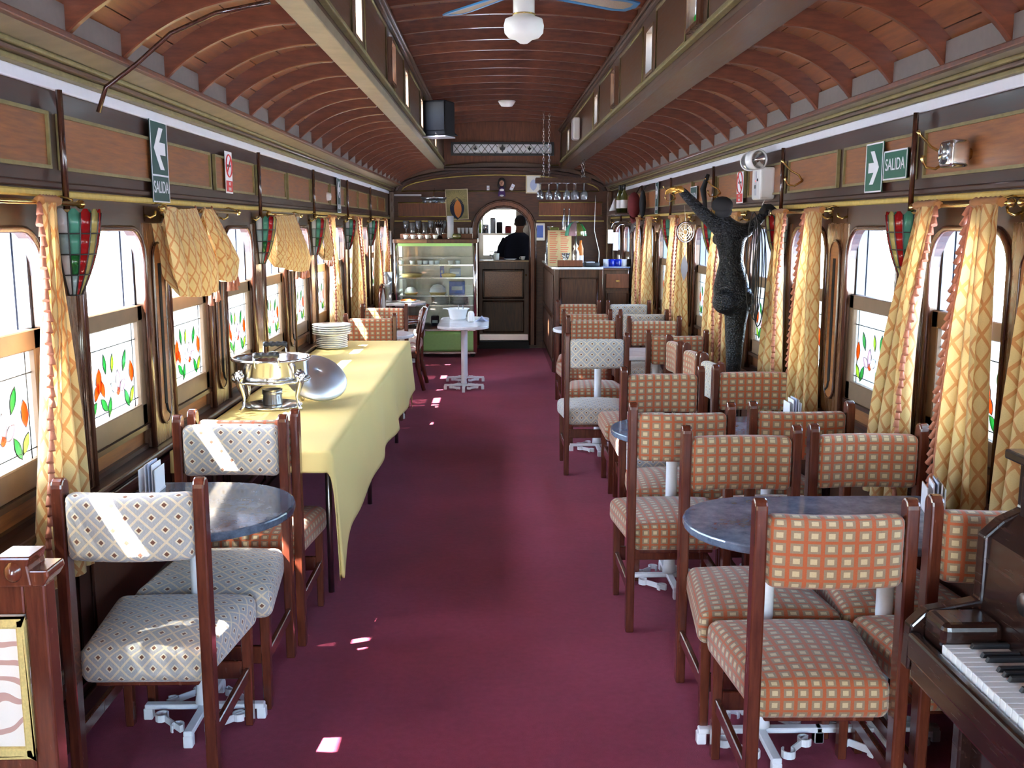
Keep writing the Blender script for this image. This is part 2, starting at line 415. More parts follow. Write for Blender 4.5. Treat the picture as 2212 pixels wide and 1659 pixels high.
def leaf_poly(cx, cz, ln, wd, ang, n=5, blunt=0):
    up = [(-ln/2+ln*i/n, wd/2*math.sin(PI*i/n)**(.6 if blunt else 1)) for i in range(n+1)]
    pts = up+[(x, -y) for x, y in up[-2:0:-1]]; c, s = math.cos(ang), math.sin(ang)
    return [(cx+x*c-y*s, cz+x*s+y*c) for x, y in pts]
FLOWERS = [  # (y, z, length, width, angle deg, material, name)
    (-.13, 1.105, .095, .05, 82, 'glass_orange', 'petal'), (-.155, 1.07, .07, .035, 60, 'glass_orange', 'petal'), (-.10, 1.075, .07, .035, 112, 'glass_orange', 'petal'),
    (.05, 1.085, .08, .042, 90, 'glass_pink', 'petal'), (.01, 1.065, .07, .04, 150, 'glass_milky', 'petal'), (.09, 1.06, .07, .038, 35, 'glass_pink', 'petal'), (.045, 1.045, .035, .03, 0, 'glass_orange', 'petal'),
    (.185, 1.10, .085, .042, 95, 'glass_orange', 'petal'),
    (-.19, 1.01, .085, .035, 40, 'glass_green', 'leaf'), (-.09, 1.015, .08, .035, 140, 'glass_green', 'leaf'), (-.04, 1.00, .075, .032, 70, 'glass_green', 'leaf'),
    (.13, 1.005, .085, .036, 120, 'glass_green', 'leaf'), (.18, 1.01, .075, .032, 55, 'glass_lime', 'leaf'),
    (-.07, 1.16, .075, .028, 100, 'glass_green', 'leaf'), (.0, 1.155, .07, .026, 80, 'glass_lime', 'leaf'), (.12, 1.15, .085, .034, 65, 'glass_green', 'leaf'), (-.2, 1.165, .06, .024, 95, 'glass_green', 'leaf')]
wcount = [0]
wallroot = {}
for s in (-1, 1):
    X = XW[s]; side = 'left' if s < 0 else 'right'
    W = lambda d, y, z, X=X, s=s: (X+s*d, y, z)
    root = struct('wall_'+side); root['label'] = 'varnished wood side wall of the car, %s' % ('sunny buffet side' if s < 0 else 'side of the piano and chair rows'); wallroot[s] = root
    def bx(m, d0, d1, y0, y1, z0, z1): return m.box(X+s*d0, X+s*d1, y0, y1, z0, z1)
    # long members
    m = MB(); bx(m, 0, .06, Y0, YB, 0, .75); m.build('wainscot_board', 'wood_wall', root)
    m = MB(); bx(m, -.02, 0, Y0, YB, 0, .11); m.build('skirting', 'wood_wall', root, .005)
    m = MB(); bx(m, -.05, .14, Y0, YB, .745, .772); m.build('window_sill', 'wood_wall', root, .008)
    m = MB(); bx(m, -.018, 0, Y0, YB, .69, .715); m.build('dado_moulding', 'wood_wall', root, .006)
    m = MB(); bx(m, 0, .14, Y0, YB, 1.73, 2.2); m.build('letterboard', 'wood_wall', root)
    m = MB(); bx(m, .032, .14, Y0, YB, 1.655, 1.74); m.build('jamb_head', 'jamb', root)
    m = MB(); bx(m, -.02, 0, Y0, YB, 1.735, 1.758); m.build('gilt_rail', 'gilt', root, .006)
    m = MB(); bx(m, -.012, 0, Y0, YB, 1.762, 1.785); m.build('lower_moulding', 'wood_wall', root, .006)
    m = MB(); bx(m, -.014, 0, Y0, YB-.08 if s < 0 else 12.4, 2.062, 2.10); m.build('cable_duct', 'white_trim', root, .004)
    bz = 2.178 if s < 0 else 2.165; bd = .16 if s < 0 else .10
    m = MB(); bx(m, -.3*bd, 0, Y0, YB, 2.10, 2.118); m.build('cornice_moulding', 'gilt_dull', root, .005)
    m = MB(); bx(m, -.42*bd, 0, Y0, YB, 2.118, 2.134); m.build('cornice_moulding', 'wood_beam', root, .005)
    m = MB(); bx(m, -.5*bd, 0, Y0, YB, 2.134, 2.15); m.build('cornice_moulding', 'gilt_dull', root, .006)
    m = MB(); m.prism([(-.5*bd, 2.15), (-bd, bz-.008), (-bd, bz+.01), (0, bz+.01), (0, 2.15)], lambda a, b, c: W(a, c, b), Y0, YB)
    m.build('cornice_band', 'cornice_band', root)
    m = MB(); bx(m, -bd-.018, -bd+.005, Y0, YB, bz-.012, bz+.008); m.build('rib_rail', 'wood_rib', root, .004)
    if s < 0:
        m = MB(); m.tube([W(-.06, Y0, .30), W(-.06, 8.2, .30)], .016, 8); m.build('heating_pipe', 'steel_dark', root)
    # shared meshes for one bay (relative y)
    hw = .44 if s < 0 else .4225; ow = hw-.14
    def mesh(name, mat, fn):
        mm = MB(); fn(mm); return mm.mesh(name, mat)
    me_post = mesh('window_post', 'wood_post', lambda m: bx(m, -.012, .032, -.14, .14, .772, 1.66))
    me_jamb = mesh('post_jamb', 'jamb', lambda m: (bx(m, .032, .07, -.152, .152, .772, 1.66), bx(m, .07, .078, -.138, .138, .772, 1.66), bx(m, .078, .14, -.148, .148, .772, 1.66)))
    r = .13; arc = [(ow-r+r*math.cos(a), 1.51+r*math.sin(a)) for a in [PI/2*i/7 for i in range(8)]]
    path = [(ow, .775)]+arc+[(-y, z) for y, z in arc[::-1]]+[(-ow, .775)]
    me_head = mesh('arched_header', 'wood_wall', lambda m: m.prism([(hw, 1.735), (hw, 1.5), (ow, 1.5)]+arc[1:]+[(-y, z) for y, z in arc[::-1][:-1]]+[(-ow, 1.5), (-hw, 1.5), (-hw, 1.735)], lambda a, b, c: W(c, a, b), -.006, .034))
    me_bead = mesh('arch_moulding', 'wood_bead', lambda m: m.tube([W(-.011, y, z) for y, z in path], .012, 6))
    rt = [(.062*math.cos(a), 1.52+.062*math.sin(a)) for a in [PI*i/8 for i in range(9)]]; rb = [(.062*math.cos(a), .91+.062*math.sin(a)) for a in [PI+PI*i/8 for i in range(9)]]
    me_slot = mesh('slot_panel', 'wood_panel', lambda m: m.prism(rt+rb, lambda a, b, c: W(c, a, b), -.020, -.012))
    me_slotb = mesh('slot_moulding', 'wood_bead', lambda m: m.tube([W(-.018, y, z) for y, z in rt+rb], .006, 6, True))
    me_strap = mesh('blind_strap', 'black_matte', lambda m: (bx(m, -.0235, -.02, -.016, .012, .93, 1.5), m.tube([W(-.023, -.004, .93), W(-.026, .0, .90), W(-.03, .014, .885)], .005, 6)))
    me_flute = mesh('post_flute', 'wood_bead', lambda m: [m.tube([W(-.012, y, .78), W(-.012, y, 1.66)], .004, 6) for y in (-.10, -.085, .085, .10)])
    me_pan = mesh('window_panel', 'wood_panel', lambda m: bx(m, .03, .05, -ow-.02, ow+.02, .772, .86))
    me_panf = mesh('window_step', 'wood_wall', lambda m: (bx(m, 0, .14, -ow-.02, ow+.02, .855, .873), bx(m, .012, .03, -ow, ow, .772, .79)))
    me_wp = mesh('wainscot_panel', 'wood_back', lambda m: (bx(m, -.012, 0, -hw+.07, hw-.07, .17, .64)))
    me_wpm = mesh('panel_moulding', 'wood_bead', lambda m: m.tube([W(-.012, y, z) for y, z in ((-hw+.06, .16), (hw-.06, .16), (hw-.06, .65), (-hw+.06, .65))], .01, 6, True))
    me_lp = mesh('letterboard_panel', 'wood_panel', lambda m: bx(m, -.008, 0, -hw+.05, hw-.05, 1.832, 1.982))
    def gframe(m, y0, y1, z0, z1, w=.011):
        bx(m, -.017, -.002, y0-w, y0, z0-w, z1+w); bx(m, -.017, -.002, y1, y1+w, z0-w, z1+w); bx(m, -.017, -.002, y0, y1, z0-w, z0); bx(m, -.017, -.002, y0, y1, z1, z1+w)
    me_lf = mesh('gilt_moulding', 'gilt_dull', lambda m: gframe(m, -hw+.05, hw-.05, 1.832, 1.982))
    me_sash = mesh('sash_frame', 'sash', lambda m: (bx(m, .01, .045, -ow-.01, -ow+.05, .873, 1.345), bx(m, .01, .045, ow-.05, ow+.01, .873, 1.345), bx(m, .01, .045, -ow, ow, 1.282, 1.345), bx(m, .01, .045, -ow, ow, .873, .957)))
    me_pane = mesh('glass_pane', 'pane_textured', lambda m: bx(m, .027, .031, -ow+.05, ow-.05, .957, 1.282))
    gw = ow-.05
    def lead(m):
        for y in (-gw+.035, gw-.035): m.tube([W(.026, y, .957), W(.026, y, 1.282)], .0022, 4)
        for z in (.985, 1.215): m.tube([W(.026, -gw, z), W(.026, gw, z)], .0022, 4)
        for (fy, fz, ln, wd, an, mt, nm) in FLOWERS:
            m.tube([W(.0255, y, z) for y, z in leaf_poly(fy, fz, ln, wd, math.radians(an))], .0022, 4, True)
    me_lead = mesh('lead_came', 'black_plastic', lead)
    me_fl = [(nm, mesh('stained_'+nm, mt, lambda m: m.prism(leaf_poly(fy, fz, ln, wd, math.radians(an), 5, nm == 'petal'), lambda a, b, c: W(c, a, b), .023, .0265))) for (fy, fz, ln, wd, an, mt, nm) in FLOWERS]
    me_dow = mesh('wall_rod', 'wood_bead', lambda m: m.tube([W(-.035, 0, 1.70), W(-.035, 0, 2.06)], .0105, 8))
    for i, y in enumerate(POSTS[s]):
        k = i-5; L = (0, y, 0); lamp = LAMP[s](k)
        p = obj('window_post', me_post, root, .004, 1, L); obj('post_jamb', me_jamb, p)
        if lamp:
            obj('post_flute', me_flute, p); obj('wall_rod', me_dow, root, loc=L)
        else:
            obj('slot_panel', me_slot, p); obj('slot_moulding', me_slotb, p); obj('blind_strap', me_strap, p)
        if i == len(POSTS[s])-1: break
        yc = y+hw; L = (0, yc, 0)
        h = obj('arched_header', me_head, root, loc=L); obj('arch_moulding', me_bead, h)
        obj('window_panel', me_pan, root, loc=L); obj('window_step', me_panf, root, loc=L)
        w = obj('wainscot_panel', me_wp, root, .006, 1, L); obj('panel_moulding', me_wpm, w)
        if s < 0 and k == 0:
            m = MB(); bx(m, -.008, 0, y+.05, y+4*hw-.05, 1.832, 1.982); pp = m.build('letterboard_panel', 'wood_panel', root); m = MB(); gframe(m, y+.05, y+4*hw-.05, 1.832, 1.982); m.build('gilt_moulding', 'gilt_dull', pp)
        elif not (s < 0 and k == 1):
            pp = obj('letterboard_panel', me_lp, root, loc=L); obj('gilt_moulding', me_lf, pp)
        wcount[0] += 1
        wr = struct('window_%d' % wcount[0], 'arched window with a half-height stained glass flower sash')
        sa = obj('sash', me_sash, wr, .004, 1, L); obj('glass_pane', me_pane, sa); obj('lead_came', me_lead, sa)
        if k >= -1:
            for nm, me in me_fl: obj('stained_'+nm, me, sa)
        pd = bpy.data.lights.new('portal', 'AREA'); pd.shape = 'RECTANGLE'; pd.size = 2*ow; pd.size_y = .86; pd.cycles.is_portal = True
        po = bpy.data.objects.new('portal', pd); COL.objects.link(po); po.location = W(.15, yc, 1.23); po.rotation_euler = (PI/2, 0, -PI/2 if s < 0 else PI/2)
    # end infills
    for y0, y1 in ((Y0, POSTS[s][0]-.14), (POSTS[s][-1]+.14, YB)):
        m = MB(); bx(m, 0, .14, y0, y1, .75, 1.74); m.build('end_board', 'wood_post', root)

# ---------------------------------------------------------------- ceiling
ceil = struct('ceiling', 'ribbed wooden clerestory ceiling of the car')
ZB = 2.385; CX = {-1: (-.715, -.62), 1: (1.084, .907)}
XB = {-1: -1.205, 1: 1.505}; ZR = {-1: 2.178, 1: 2.165}
YR = [Y0+.25+.432*i for i in range(35)]
for s in (-1, 1):
    x0, z0 = XB[s], ZR[s]; x1, z1 = CX[s][0], ZB-.005; run, rise = abs(x1-x0), z1-z0
    R = (run*run+rise*rise)/(2*rise); cxx, czz = x1, z1-R; a0 = math.asin(run/R)
    def arcp(off, n=10, ta=0, tb=1):
        return [(cxx+s*(R+off)*math.sin(a0*(1-t)), czz+(R+off)*math.cos(a0*(1-t))) for t in [ta+(tb-ta)*i/n for i in range(n+1)]]
    m = MB(); m.strip(arcp(0), arcp(.075), lambda a, b, c: (a, c, b), -.015, .015, False); me = m.mesh('lower_rib', 'wood_rib')
    for y in YR: obj('lower_rib', me, ceil, .004, 1, (0, y, 0))
    for i in range(5):
        m = MB(); m.strip(arcp(.068, 4, i/5+.004, (i+1)/5-.004), arcp(.082, 4, i/5+.004, (i+1)/5-.004), lambda a, b, c: (a, c, b), Y0, YB); m.build('lower_plank', 'wood_plank', ceil)
    m = MB(); m.strip([(x0+s*.25, z0-.05)]+arcp(.084)+[(x1-s*.04, z1+.10)], [(x0+s*.25, z0+.1)]+arcp(.16)+[(x1-s*.04, z1+.18)], lambda a, b, c: (a, c, b), Y0, YB); m.build('lower_roof', 'concrete', ceil)
    m = MB(); m.box(x0-s*.005, x0+s*.02, Y0, YB, z0-.01, z0+.085); m.build('filler_board', 'grey_block', ceil)
    # clerestory beam + side wall
    xo, xi = CX[s]
    m = MB(); m.box(xo, xi, Y0, YB, ZB, ZB+.045); m.build('clerestory_beam', 'cornice_band' if s < 0 else 'wood_beam', ceil, .004)  # left beam paler than the right: its highlight is put into the colour
    m = MB(); m.box(xo+s*.01, xi+s*.02, Y0, YB, ZB+.045, ZB+.10); m.build('clerestory_sill', 'wood_beam', ceil, .004)
    m = MB(); m.box(xi-s*.012, xi+s*.02, Y0, YB, ZB+.085, ZB+.105); m.build('sill_moulding', 'gilt_dull', ceil, .005)
    xin, xout = xi+s*.012, xi+s*.055
    wy = [4.95, 6.46, 7.67, 9.3, 11.5] if s < 0 else [4.62, 5.98, 7.56, 8.95, 12.1]
    zs, zt, zh = ZB+.10, 2.515, 2.785
    m = MB(); m.box(xin, xout, Y0, YB, zs, zt); m.build('clerestory_rail', 'wood_beam', ceil)
    m = MB(); m.box(xin, xout, Y0, YB, zh, 3.02); m.build('clerestory_rail', 'wood_beam', ceil)
    ed = [Y0]+[v for y in wy for v in (y-.13, y+.13)]+[YB]
    for i in range(0, len(ed), 2):
        ya, yb = ed[i], ed[i+1]; m = MB(); m.box(xin, xout, ya, yb, zt, zh); cp = m.build('clerestory_panel', 'wood_beam', ceil)
        if yb-ya > .5:
            m = MB(); m.tube([(xin-s*.002, y, z) for y, z in ((ya+.12, zt-.01), (yb-.12, zt-.01), (yb-.12, zh+.04), (ya+.12, zh+.04))], .008, 5, True); m.build('panel_moulding', 'gilt_dull', cp)
    for j, y in enumerate(wy):
        wcount[0] += 1; st = (s < 0 and j in (1,)) or (s > 0 and j in (0, 2))
        wr = struct('window_%d' % wcount[0], 'small clerestory window high under the roof')
        m = MB(); t = .018; d0 = xin-s*(.028 if st else .006); d1 = xout
        m.box(d0, d1, y-.13, y-.13+t, zt, zh); m.box(d0, d1, y+.13-t, y+.13, zt, zh); m.box(d0, d1, y-.13+t, y+.13-t, zt, zt+t); m.box(d0, d1, y-.13+t, y+.13-t, zh-t, zh)
        m.build('frame', 'wood_post' if st else 'sash', wr)
        m = MB(); m.box(xin+s*.012, xin+s*.016, y-.115, y+.115, zt+.01, zh-.01); pn = m.build('pane', 'pane_textured' if st else 'glass', wr)
        if not st:
            piv = Vector((xin+s*.014, y, zt+.012)); RM = Matrix.Translation(piv) @ Matrix.Rotation(s*.7, 4, 'Y') @ Matrix.Translation(-piv); pn.data.transform(RM)
        if st:
            for q in range(9):
                m = MB(); m.prism(leaf_poly(random.uniform(-.08, .08), zt+.04+.022*q, .07, .035, random.uniform(0, PI)), lambda a, b, c: (c, y+a, b), xin+s*.006, xin+s*.011)
                m.build('stained_piece', ['glass_teal', 'glass_green', 'glass_milky', 'glass_red', 'glass_lime'][q % 5], pn)
        pd = bpy.data.lights.new('portal', 'AREA'); pd.shape = 'RECTANGLE'; pd.size = .24; pd.size_y = .25; pd.cycles.is_portal = True
        po = bpy.data.objects.new('portal', pd); COL.objects.link(po); po.location = (xout+s*.01, y, (zt+zh)/2); po.rotation_euler = (PI/2, 0, -PI/2 if s < 0 else PI/2)
    m = MB(); m.box(xin, xin-s*.045, Y0, YB, 2.875, 2.90); m.box(xin, xin-s*.028, Y0, YB, 2.855, 2.875); m.build('upper_cornice', 'wood_beam', ceil, .005)
XL, XR_ = -.632, .92
def top(t, off=0): return (XL+(XR_-XL)*t, 2.905+off+.055*(1-(2*t-1)**2))
m = MB(); m.strip([top(i/14) for i in range(15)], [top(i/14, .085) for i in range(15)], lambda a, b, c: (a, c, b), -.016, .016); me = m.mesh('upper_rib', 'wood_rib')
for y in YR: obj('upper_rib', me, ceil, .004, 1, (0, y+.1, 0))
for i in range(10):
    ta, tb = i/10+.002, (i+1)/10-.002
    m = MB(); m.strip([top(ta, .078), top(tb, .078)], [top(ta, .092), top(tb, .092)], lambda a, b, c: (a, c, b), Y0, YB); m.build('upper_plank', 'wood_plank', ceil)
m = MB(); m.strip([(-.8, 2.99)]+[top(i/6, .096) for i in range(7)]+[(1.08, 2.99)], [(-.8, 3.03)]+[top(i/6, .15) for i in range(7)]+[(1.08, 3.03)], lambda a, b, c: (a, c, b), Y0, YB+.1); m.build('upper_roof', 'concrete', ceil)
m = MB(); m.tube([(-1.30, 3.42, 2.02), (-1.27, 3.42, 2.10), (-1.17, 3.42, 2.17), (-1.05, 3.42, 2.27), (-.9, 3.42, 2.335), (-.72, 3.42, 2.372)], .008, 6); m.build('conduit', 'wood_bead', ceil)

# ---------------------------------------------------------------- end walls
wb = struct('wall_back', 'dark panelled end wall around the arched doorway'); DX0, DX1, DS, DT = -.185, .51, 1.60, 1.90; DC = (DX0+DX1)/2; DH = (DX1-DX0)/2
def darch(o, n=12): return [(DC+(DH+o)*math.cos(PI*i/n), DS+(DT-DS+o)*math.sin(PI*i/n)) for i in range(n+1)]
XZ = lambda a, b, c: (a, c, b)
m = MB(); m.box(-1.42, DX0, YB, YB+.06, 0, DS); m.box(DX1, 1.66, YB, YB+.06, 0, DS); m.build('wall_board', 'wood_back', wb)
m = MB(); m.prism([(-1.42, DS), (-1.42, 3.05), (1.66, 3.05), (1.66, DS)]+darch(0), XZ, YB, YB+.06); m.build('wall_board', 'wood_back', wb)
m = MB(); fr = [(DX1+.0, .05)]+darch(0)+[(DX0, .05)]; fo = [(DX1+.075, .05)]+darch(.075)+[(DX0-.075, .05)]; m.strip(fo, fr, XZ, YB-.035, YB+.06); m.build('door_arch', 'wood_door', wb, .012, 2)
m = MB(); m.tube([(a, YB-.04, b) for a, b in fo], .014, 6); m.tube([(a, YB-.035, b) for a, b in fr], .014, 6); m.build('arch_bead', 'wood_bead', wb)
def ell(o, n=18, x0=-1.19, x1=1.43, z0=2.10, zt=2.31): return [((x0+x1)/2-((x1-x0)/2+o)*math.cos(PI*i/n), z0+(zt-z0+o)*math.sin(PI*i/n)) for i in range(n+1)]
m = MB(); m.tube([(a, YB-.012, b) for a, b in ell(0)], .008, 6, True); m.build('gilt_lunette', 'gilt', wb)
m = MB(); m.strip(ell(.05), ell(.09), XZ, YB-.06, YB); m.build('lunette_arch', 'wood_wall', wb, .006)
m = MB(); m.strip(ell(.10), ell(.16), XZ, YB-.10, YB); m.build('lunette_arch', 'wood_beam', wb, .006)
for xa, xb, za, zb in ((-1.24, -.36, 1.766, 1.947), (.63, 1.471, 1.778, 1.954)):
    m = MB(); m.box(xa, xb, YB-.008, YB, za, zb); q = m.build('end_panel', 'wood_door', wb); m = MB(); m.tube([(x, YB-.01, z) for x, z in ((xa, za), (xb, za), (xb, zb), (xa, zb))], .008, 5, True); m.build('gilt_moulding', 'gilt', q)
m = MB(); m.box(-1.30, DX0-.09, YB-.012, YB, 1.70, 1.715); m.box(DX1+.09, 1.5, YB-.012, YB, 1.70, 1.715); m.build('gilt_line', 'gilt', wb)
m = MB(); m.box(-1.36, -1.29, YB-.07, YB, 0, 2.1); m.box(1.53, 1.6, YB-.07, YB, 0, 2.1); m.build('corner_post', 'wood_post', wb, .015)
m = MB(); m.box(-1.33, -.93, YB-.016, YB, 2.035, 2.06); m.build('cable_duct', 'white_trim', wb)
# clerestory end: panel with leaded transom
m = MB(); m.box(-.62, .907, YB-.05, YB, 2.385, 2.99); m.build('clerestory_end', 'wood_door', wb)
m = MB(); m.tube([(-.60, YB-.055, 2.435), (.89, YB-.055, 2.435)], .008, 6); m.build('gilt_line', 'gilt', wb)
m = MB(); m.box(-.62, .907, YB-.16, YB-.05, 2.36, 2.40); m.build('end_beam', 'wood_wall', wb, .01)
wcount[0] += 1; tr = struct('window_%d' % wcount[0], 'long leaded transom with diamond panes and dark fleur emblems'); TX0, TX1, TZ0, TZ1 = -.50, .79, 2.585, 2.70
m = MB()
for a in ((TX0-.03, TX1+.03, TZ0-.03, TZ0), (TX0-.03, TX1+.03, TZ1, TZ1+.03), (TX0-.03, TX0, TZ0, TZ1), (TX1, TX1+.03, TZ0, TZ1)): m.box(a[0], a[1], YB-.075, YB-.05, a[2], a[3])
m.build('frame', 'black_plastic', tr)
m = MB(); m.box(TX0, TX1, YB-.058, YB-.05, TZ0, TZ1); pn = m.build('pane', 'white_card', tr)
m = MB(); nD = 14; dx = (TX1-TX0)/nD
for i in range(nD+1):
    xa = TX0+dx*i
    if i < nD: m.tube([(xa, YB-.060, TZ0), (xa+dx, YB-.060, TZ1)], .0035, 4); m.tube([(xa+dx, YB-.060, TZ0), (xa, YB-.060, TZ1)], .0035, 4)
m.build('lead_came', 'black_plastic', pn)
for xc, sc in ((-.21, .75), (.145, 1.15), (.50, .75)):
    zc = (TZ0+TZ1)/2
    m = MB(); m.lathe([(.0001, -.004), (.062*sc, -.004), (.062*sc, 0), (.0001, 0)], 20, (xc, YB-.063, zc), 'y'); rd = m.build('roundel', 'white_enamel', pn)
    m = MB(); f3 = lambda p, q: m.prism(p, XZ, YB-.071-q, YB-.067-q)
    f3(leaf_poly(xc, zc+.005*sc, .095*sc, .034*sc, PI/2), 0); f3(leaf_poly(xc-.021*sc, zc+.004*sc, .05*sc, .02*sc, 2.1), .001); f3(leaf_poly(xc+.021*sc, zc+.004*sc, .05*sc, .02*sc, 1.04), .001); m.box(xc-.026*sc, xc+.026*sc, YB-.0735, YB-.0715, zc-.014*sc, zc-.004*sc)
    m.build('fleur_emblem', 'black_plastic', rd)
# dutch door
dr = struct('door_1', 'wooden half door with a serving ledge')
m = MB(); m.box(DX0+.005, DX1-.005, YB+.02, YB+.055, .10, 1.165); m.build('door_leaf', 'wood_bar', dr)
m = MB(); m.box(-.10, .41, YB+.008, YB+.02, .70, 1.04); q = m.build('upper_panel', 'wood_panel', dr, .008)
m = MB(); m.tube([(x, YB+.010, z) for x, z in ((-.12, .68), (.43, .68), (.43, 1.06), (-.12, 1.06))], .012, 5, True); m.build('panel_moulding', 'wood_bead', q)
m = MB(); m.box(-.10, .41, YB+.008, YB+.02, .24, .62); q = m.build('lower_panel', 'wood_bar', dr, .008)
m = MB(); m.tube([(x, YB+.010, z) for x, z in ((-.12, .22), (.43, .22), (.43, .64), (-.12, .64))], .012, 5, True); m.build('panel_moulding', 'wood_bead', q)
m = MB(); m.box(DX0+.02, DX1-.02, YB+.012, YB+.02, .11, .19); m.build('kick_plate', 'steel', dr)
m = MB(); m.box(DX0, DX1, YB-.02, YB+.14, 1.165, 1.19); m.build('ledge', 'wood_counter', dr, .008)
m = MB(); m.ball((.46, YB+.002, .99), .014); m.build('knob', 'brass', dr)
m = MB(); m.box(DX0, DX1, YB-.04, YB+.3, 0, .09); m.build('threshold', 'rubber', dr)
# kitchen beyond the door
kt = struct('wall_kitchen', 'dim galley kitchen walls beyond the doorway'); KY = 15.4
m = MB(); m.box(-1.2, -1.14, YB+.06, KY, 0, 2.5); m.box(1.4, 1.46, YB+.06, KY, 0, 2.5); m.build('side_wall', 'grey_plastic', kt)
m = MB(); m.box(-1.2, 1.46, YB+.06, KY, 2.44, 2.5); m.box(-1.2, 1.46, YB+.06, KY, -.05, 0); m.build('ceiling_board', 'grey_plastic', kt)
m = MB(); KX0, KX1 = -.125, .37
m.box(-1.2, KX0, KY, KY+.05, 0, 2.5); m.box(KX1, 1.46, KY, KY+.05, 0, 2.5); m.box(KX0, KX1, KY, KY+.05, 1.885, 2.5); m.box(KX0, KX1, KY, KY+.05, 0, 1.20); m.box(KX0, KX1, KY, KY+.05, 1.50, 1.54); m.build('end_board', 'steel_dark', kt)
m = MB(); m.box(-.6, 1.3, KY-.22, KY, 1.51, 1.535); m.build('shelf', 'steel_dark', kt)
m = MB(); m.box(-.9, 1.3, KY-.5, KY, .86, .9); m.build('worktop', 'steel', kt)
for zc, hh in ((1.71, .34), (1.35, .30)):
    pd = bpy.data.lights.new('portal', 'AREA'); pd.shape = 'RECTANGLE'; pd.size = KX1-KX0; pd.size_y = hh; pd.cycles.is_portal = True
    po = bpy.data.objects.new('portal', pd); COL.objects.link(po); po.location = ((KX0+KX1)/2, KY+.06, zc); po.rotation_euler = (-PI/2, 0, 0)
# end wall behind the viewer, open door in the middle
wf = struct('wall_front', 'end wall of the car with an open doorway')
m = MB(); m.box(-1.42, -.30, Y0-.06, Y0, 0, 3.05); m.box(.60, 1.66, Y0-.06, Y0, 0, 3.05); m.box(-.30, .60, Y0-.06, Y0, 2.02, 3.05); m.build('wall_board', 'wood_back', wf)
pd = bpy.data.lights.new('portal', 'AREA'); pd.shape = 'RECTANGLE'; pd.size = .9; pd.size_y = 2.0; pd.cycles.is_portal = True
po = bpy.data.objects.new('portal', pd); COL.objects.link(po); po.location = (.15, Y0-.07, 1.0); po.rotation_euler = (PI/2, 0, 0)
# ================================================================ CHAIRS
def make_chair(fabric):
    t = thing('dining_chair', 'upholstered dining chair', 'chair')
    for sx in (-1, 1):
        m = MB(); prof = [(-.022, 0), (.020, 0), (.026, .40), (.025, .93)]+[(.025*math.cos(a), .930+.027*math.sin(a)) for a in [PI*i/8 for i in range(1, 8)]]+[(-.025, .93), (-.026, .40)]
        m.prism(prof, lambda a, b, c: (sx*.195+c, a, b), -.017, .017); m.build('back_post', 'wood_chair', t, .006)
        m = MB(); m.prism([(-.017, .345), (-.013, 0), (.013, 0), (.017, .345)], lambda a, b, c: (sx*.198+a, .415+c, b), -.017, .017); m.build('front_leg', 'wood_chair', t, .003, 1)
        m = MB(); m.bar((sx*.196, .02, .185), (sx*.198, .40, .185), .018, .042); m.build('side_stretcher', 'wood_chair', t, .003, 1)
    m = MB(); m.bar((-.185, .412, .195), (.185, .412, .195), .02, .062); m.build('cross_stretcher', 'wood_chair', t, .003, 1)
    m = MB(); m.box(-.15, .15, .04, .38, .318, .338); m.build('seat_rail', 'wood_chair', t, .003, 1)
    m = rbox(.208, .225, .056, .034, 6, .028, .12); m.xf(Matrix.Translation((0, .232, .390))); m.build('seat', fabric, t)
    m = rbox(.178, .097, .03, .024, 6); m.xf(Matrix.Translation((0, 0, .818)) @ Matrix.Rotation(PI/2, 4, 'X'))
    m.v = [(x, y-.022*(1-(x/.178)**2)-.0*z, z) for x, y, z in m.v]; m.build('back_pad', fabric, t)
    return t
GC = None
CH = [  # label, fabric, x centre of the back, y of the back, rotation
 ('o', .885, 2.47, 2, 'orange check chair nearest the piano keys, pushed in at the blue-grey table'),
 ('o', 1.352, 2.50, 0, 'orange check chair half hidden behind the upright piano'),
 ('o', .878, 3.42, 180, 'orange check chair tucked under the far side of the piano-end table, aisle seat'),
 ('o', 1.335, 3.44, 180, 'orange check chair at the far side of the piano-end table, window seat'),
 ('o', .755, 3.88, 0, 'orange check chair at the second table from the piano, aisle seat'),
 ('o', 1.238, 3.90, 0, 'orange check chair at the second table from the piano, window seat'),
 ('o', .85, 4.90, 183, 'orange check chair across the second table, beside the sideways row of chairs'),
 ('o', 1.325, 4.96, 180, 'orange check chair across the second table, right in front of the black statue'),
 ('g', 1.175, 5.25, 90, 'grey diamond chair turned sideways, first of the sideways row'),
 ('o', 1.17, 5.725, 90, 'orange check chair turned sideways, middle of the sideways row'),
 ('o', 1.15, 6.2, 90, 'orange check chair turned sideways, last of the sideways row'),
 ('g', .688, 6.48, 0, 'grey diamond chair standing free by the aisle with a white column behind it'),
 ('o', 1.25, 6.66, 0, 'orange check chair beside the free-standing grey chair, behind the sideways row'),
 ('o', .79, 7.75, 180, 'orange check chair at the far side of the white table, aisle seat'),
 ('o', 1.262, 7.70, 180, 'orange check chair at the far side of the white table, window seat'),
 ('o', .80, 8.34, 0, 'orange check chair at the last table before the bar, aisle seat'),
 ('g', 1.272, 8.32, 0, 'grey diamond chair at the last table before the bar, window seat'),
 ('o', .815, 9.39, 180, 'orange check chair backing onto the bar counter front'),
 ('g', 1.287, 9.36, 180, 'grey diamond chair backing onto the small bar cabinet'),
 ('g', -1.012, 2.72, 0, 'grey diamond chair beside the carved brocade chair, sun on its seat'),
 ('g', -.975, 3.66, 180, 'grey diamond chair at the far side of the black marble table'),
 ('o', -.952, 3.77, 0, 'orange check chair tucked under the near end of the yellow tablecloth'),
 ('o', -.975, 7.98, 0, 'orange check chair behind the plates at the far end of the buffet'),
 ('o', -.968, 8.98, 180, 'orange check chair across the small white table behind the buffet')]
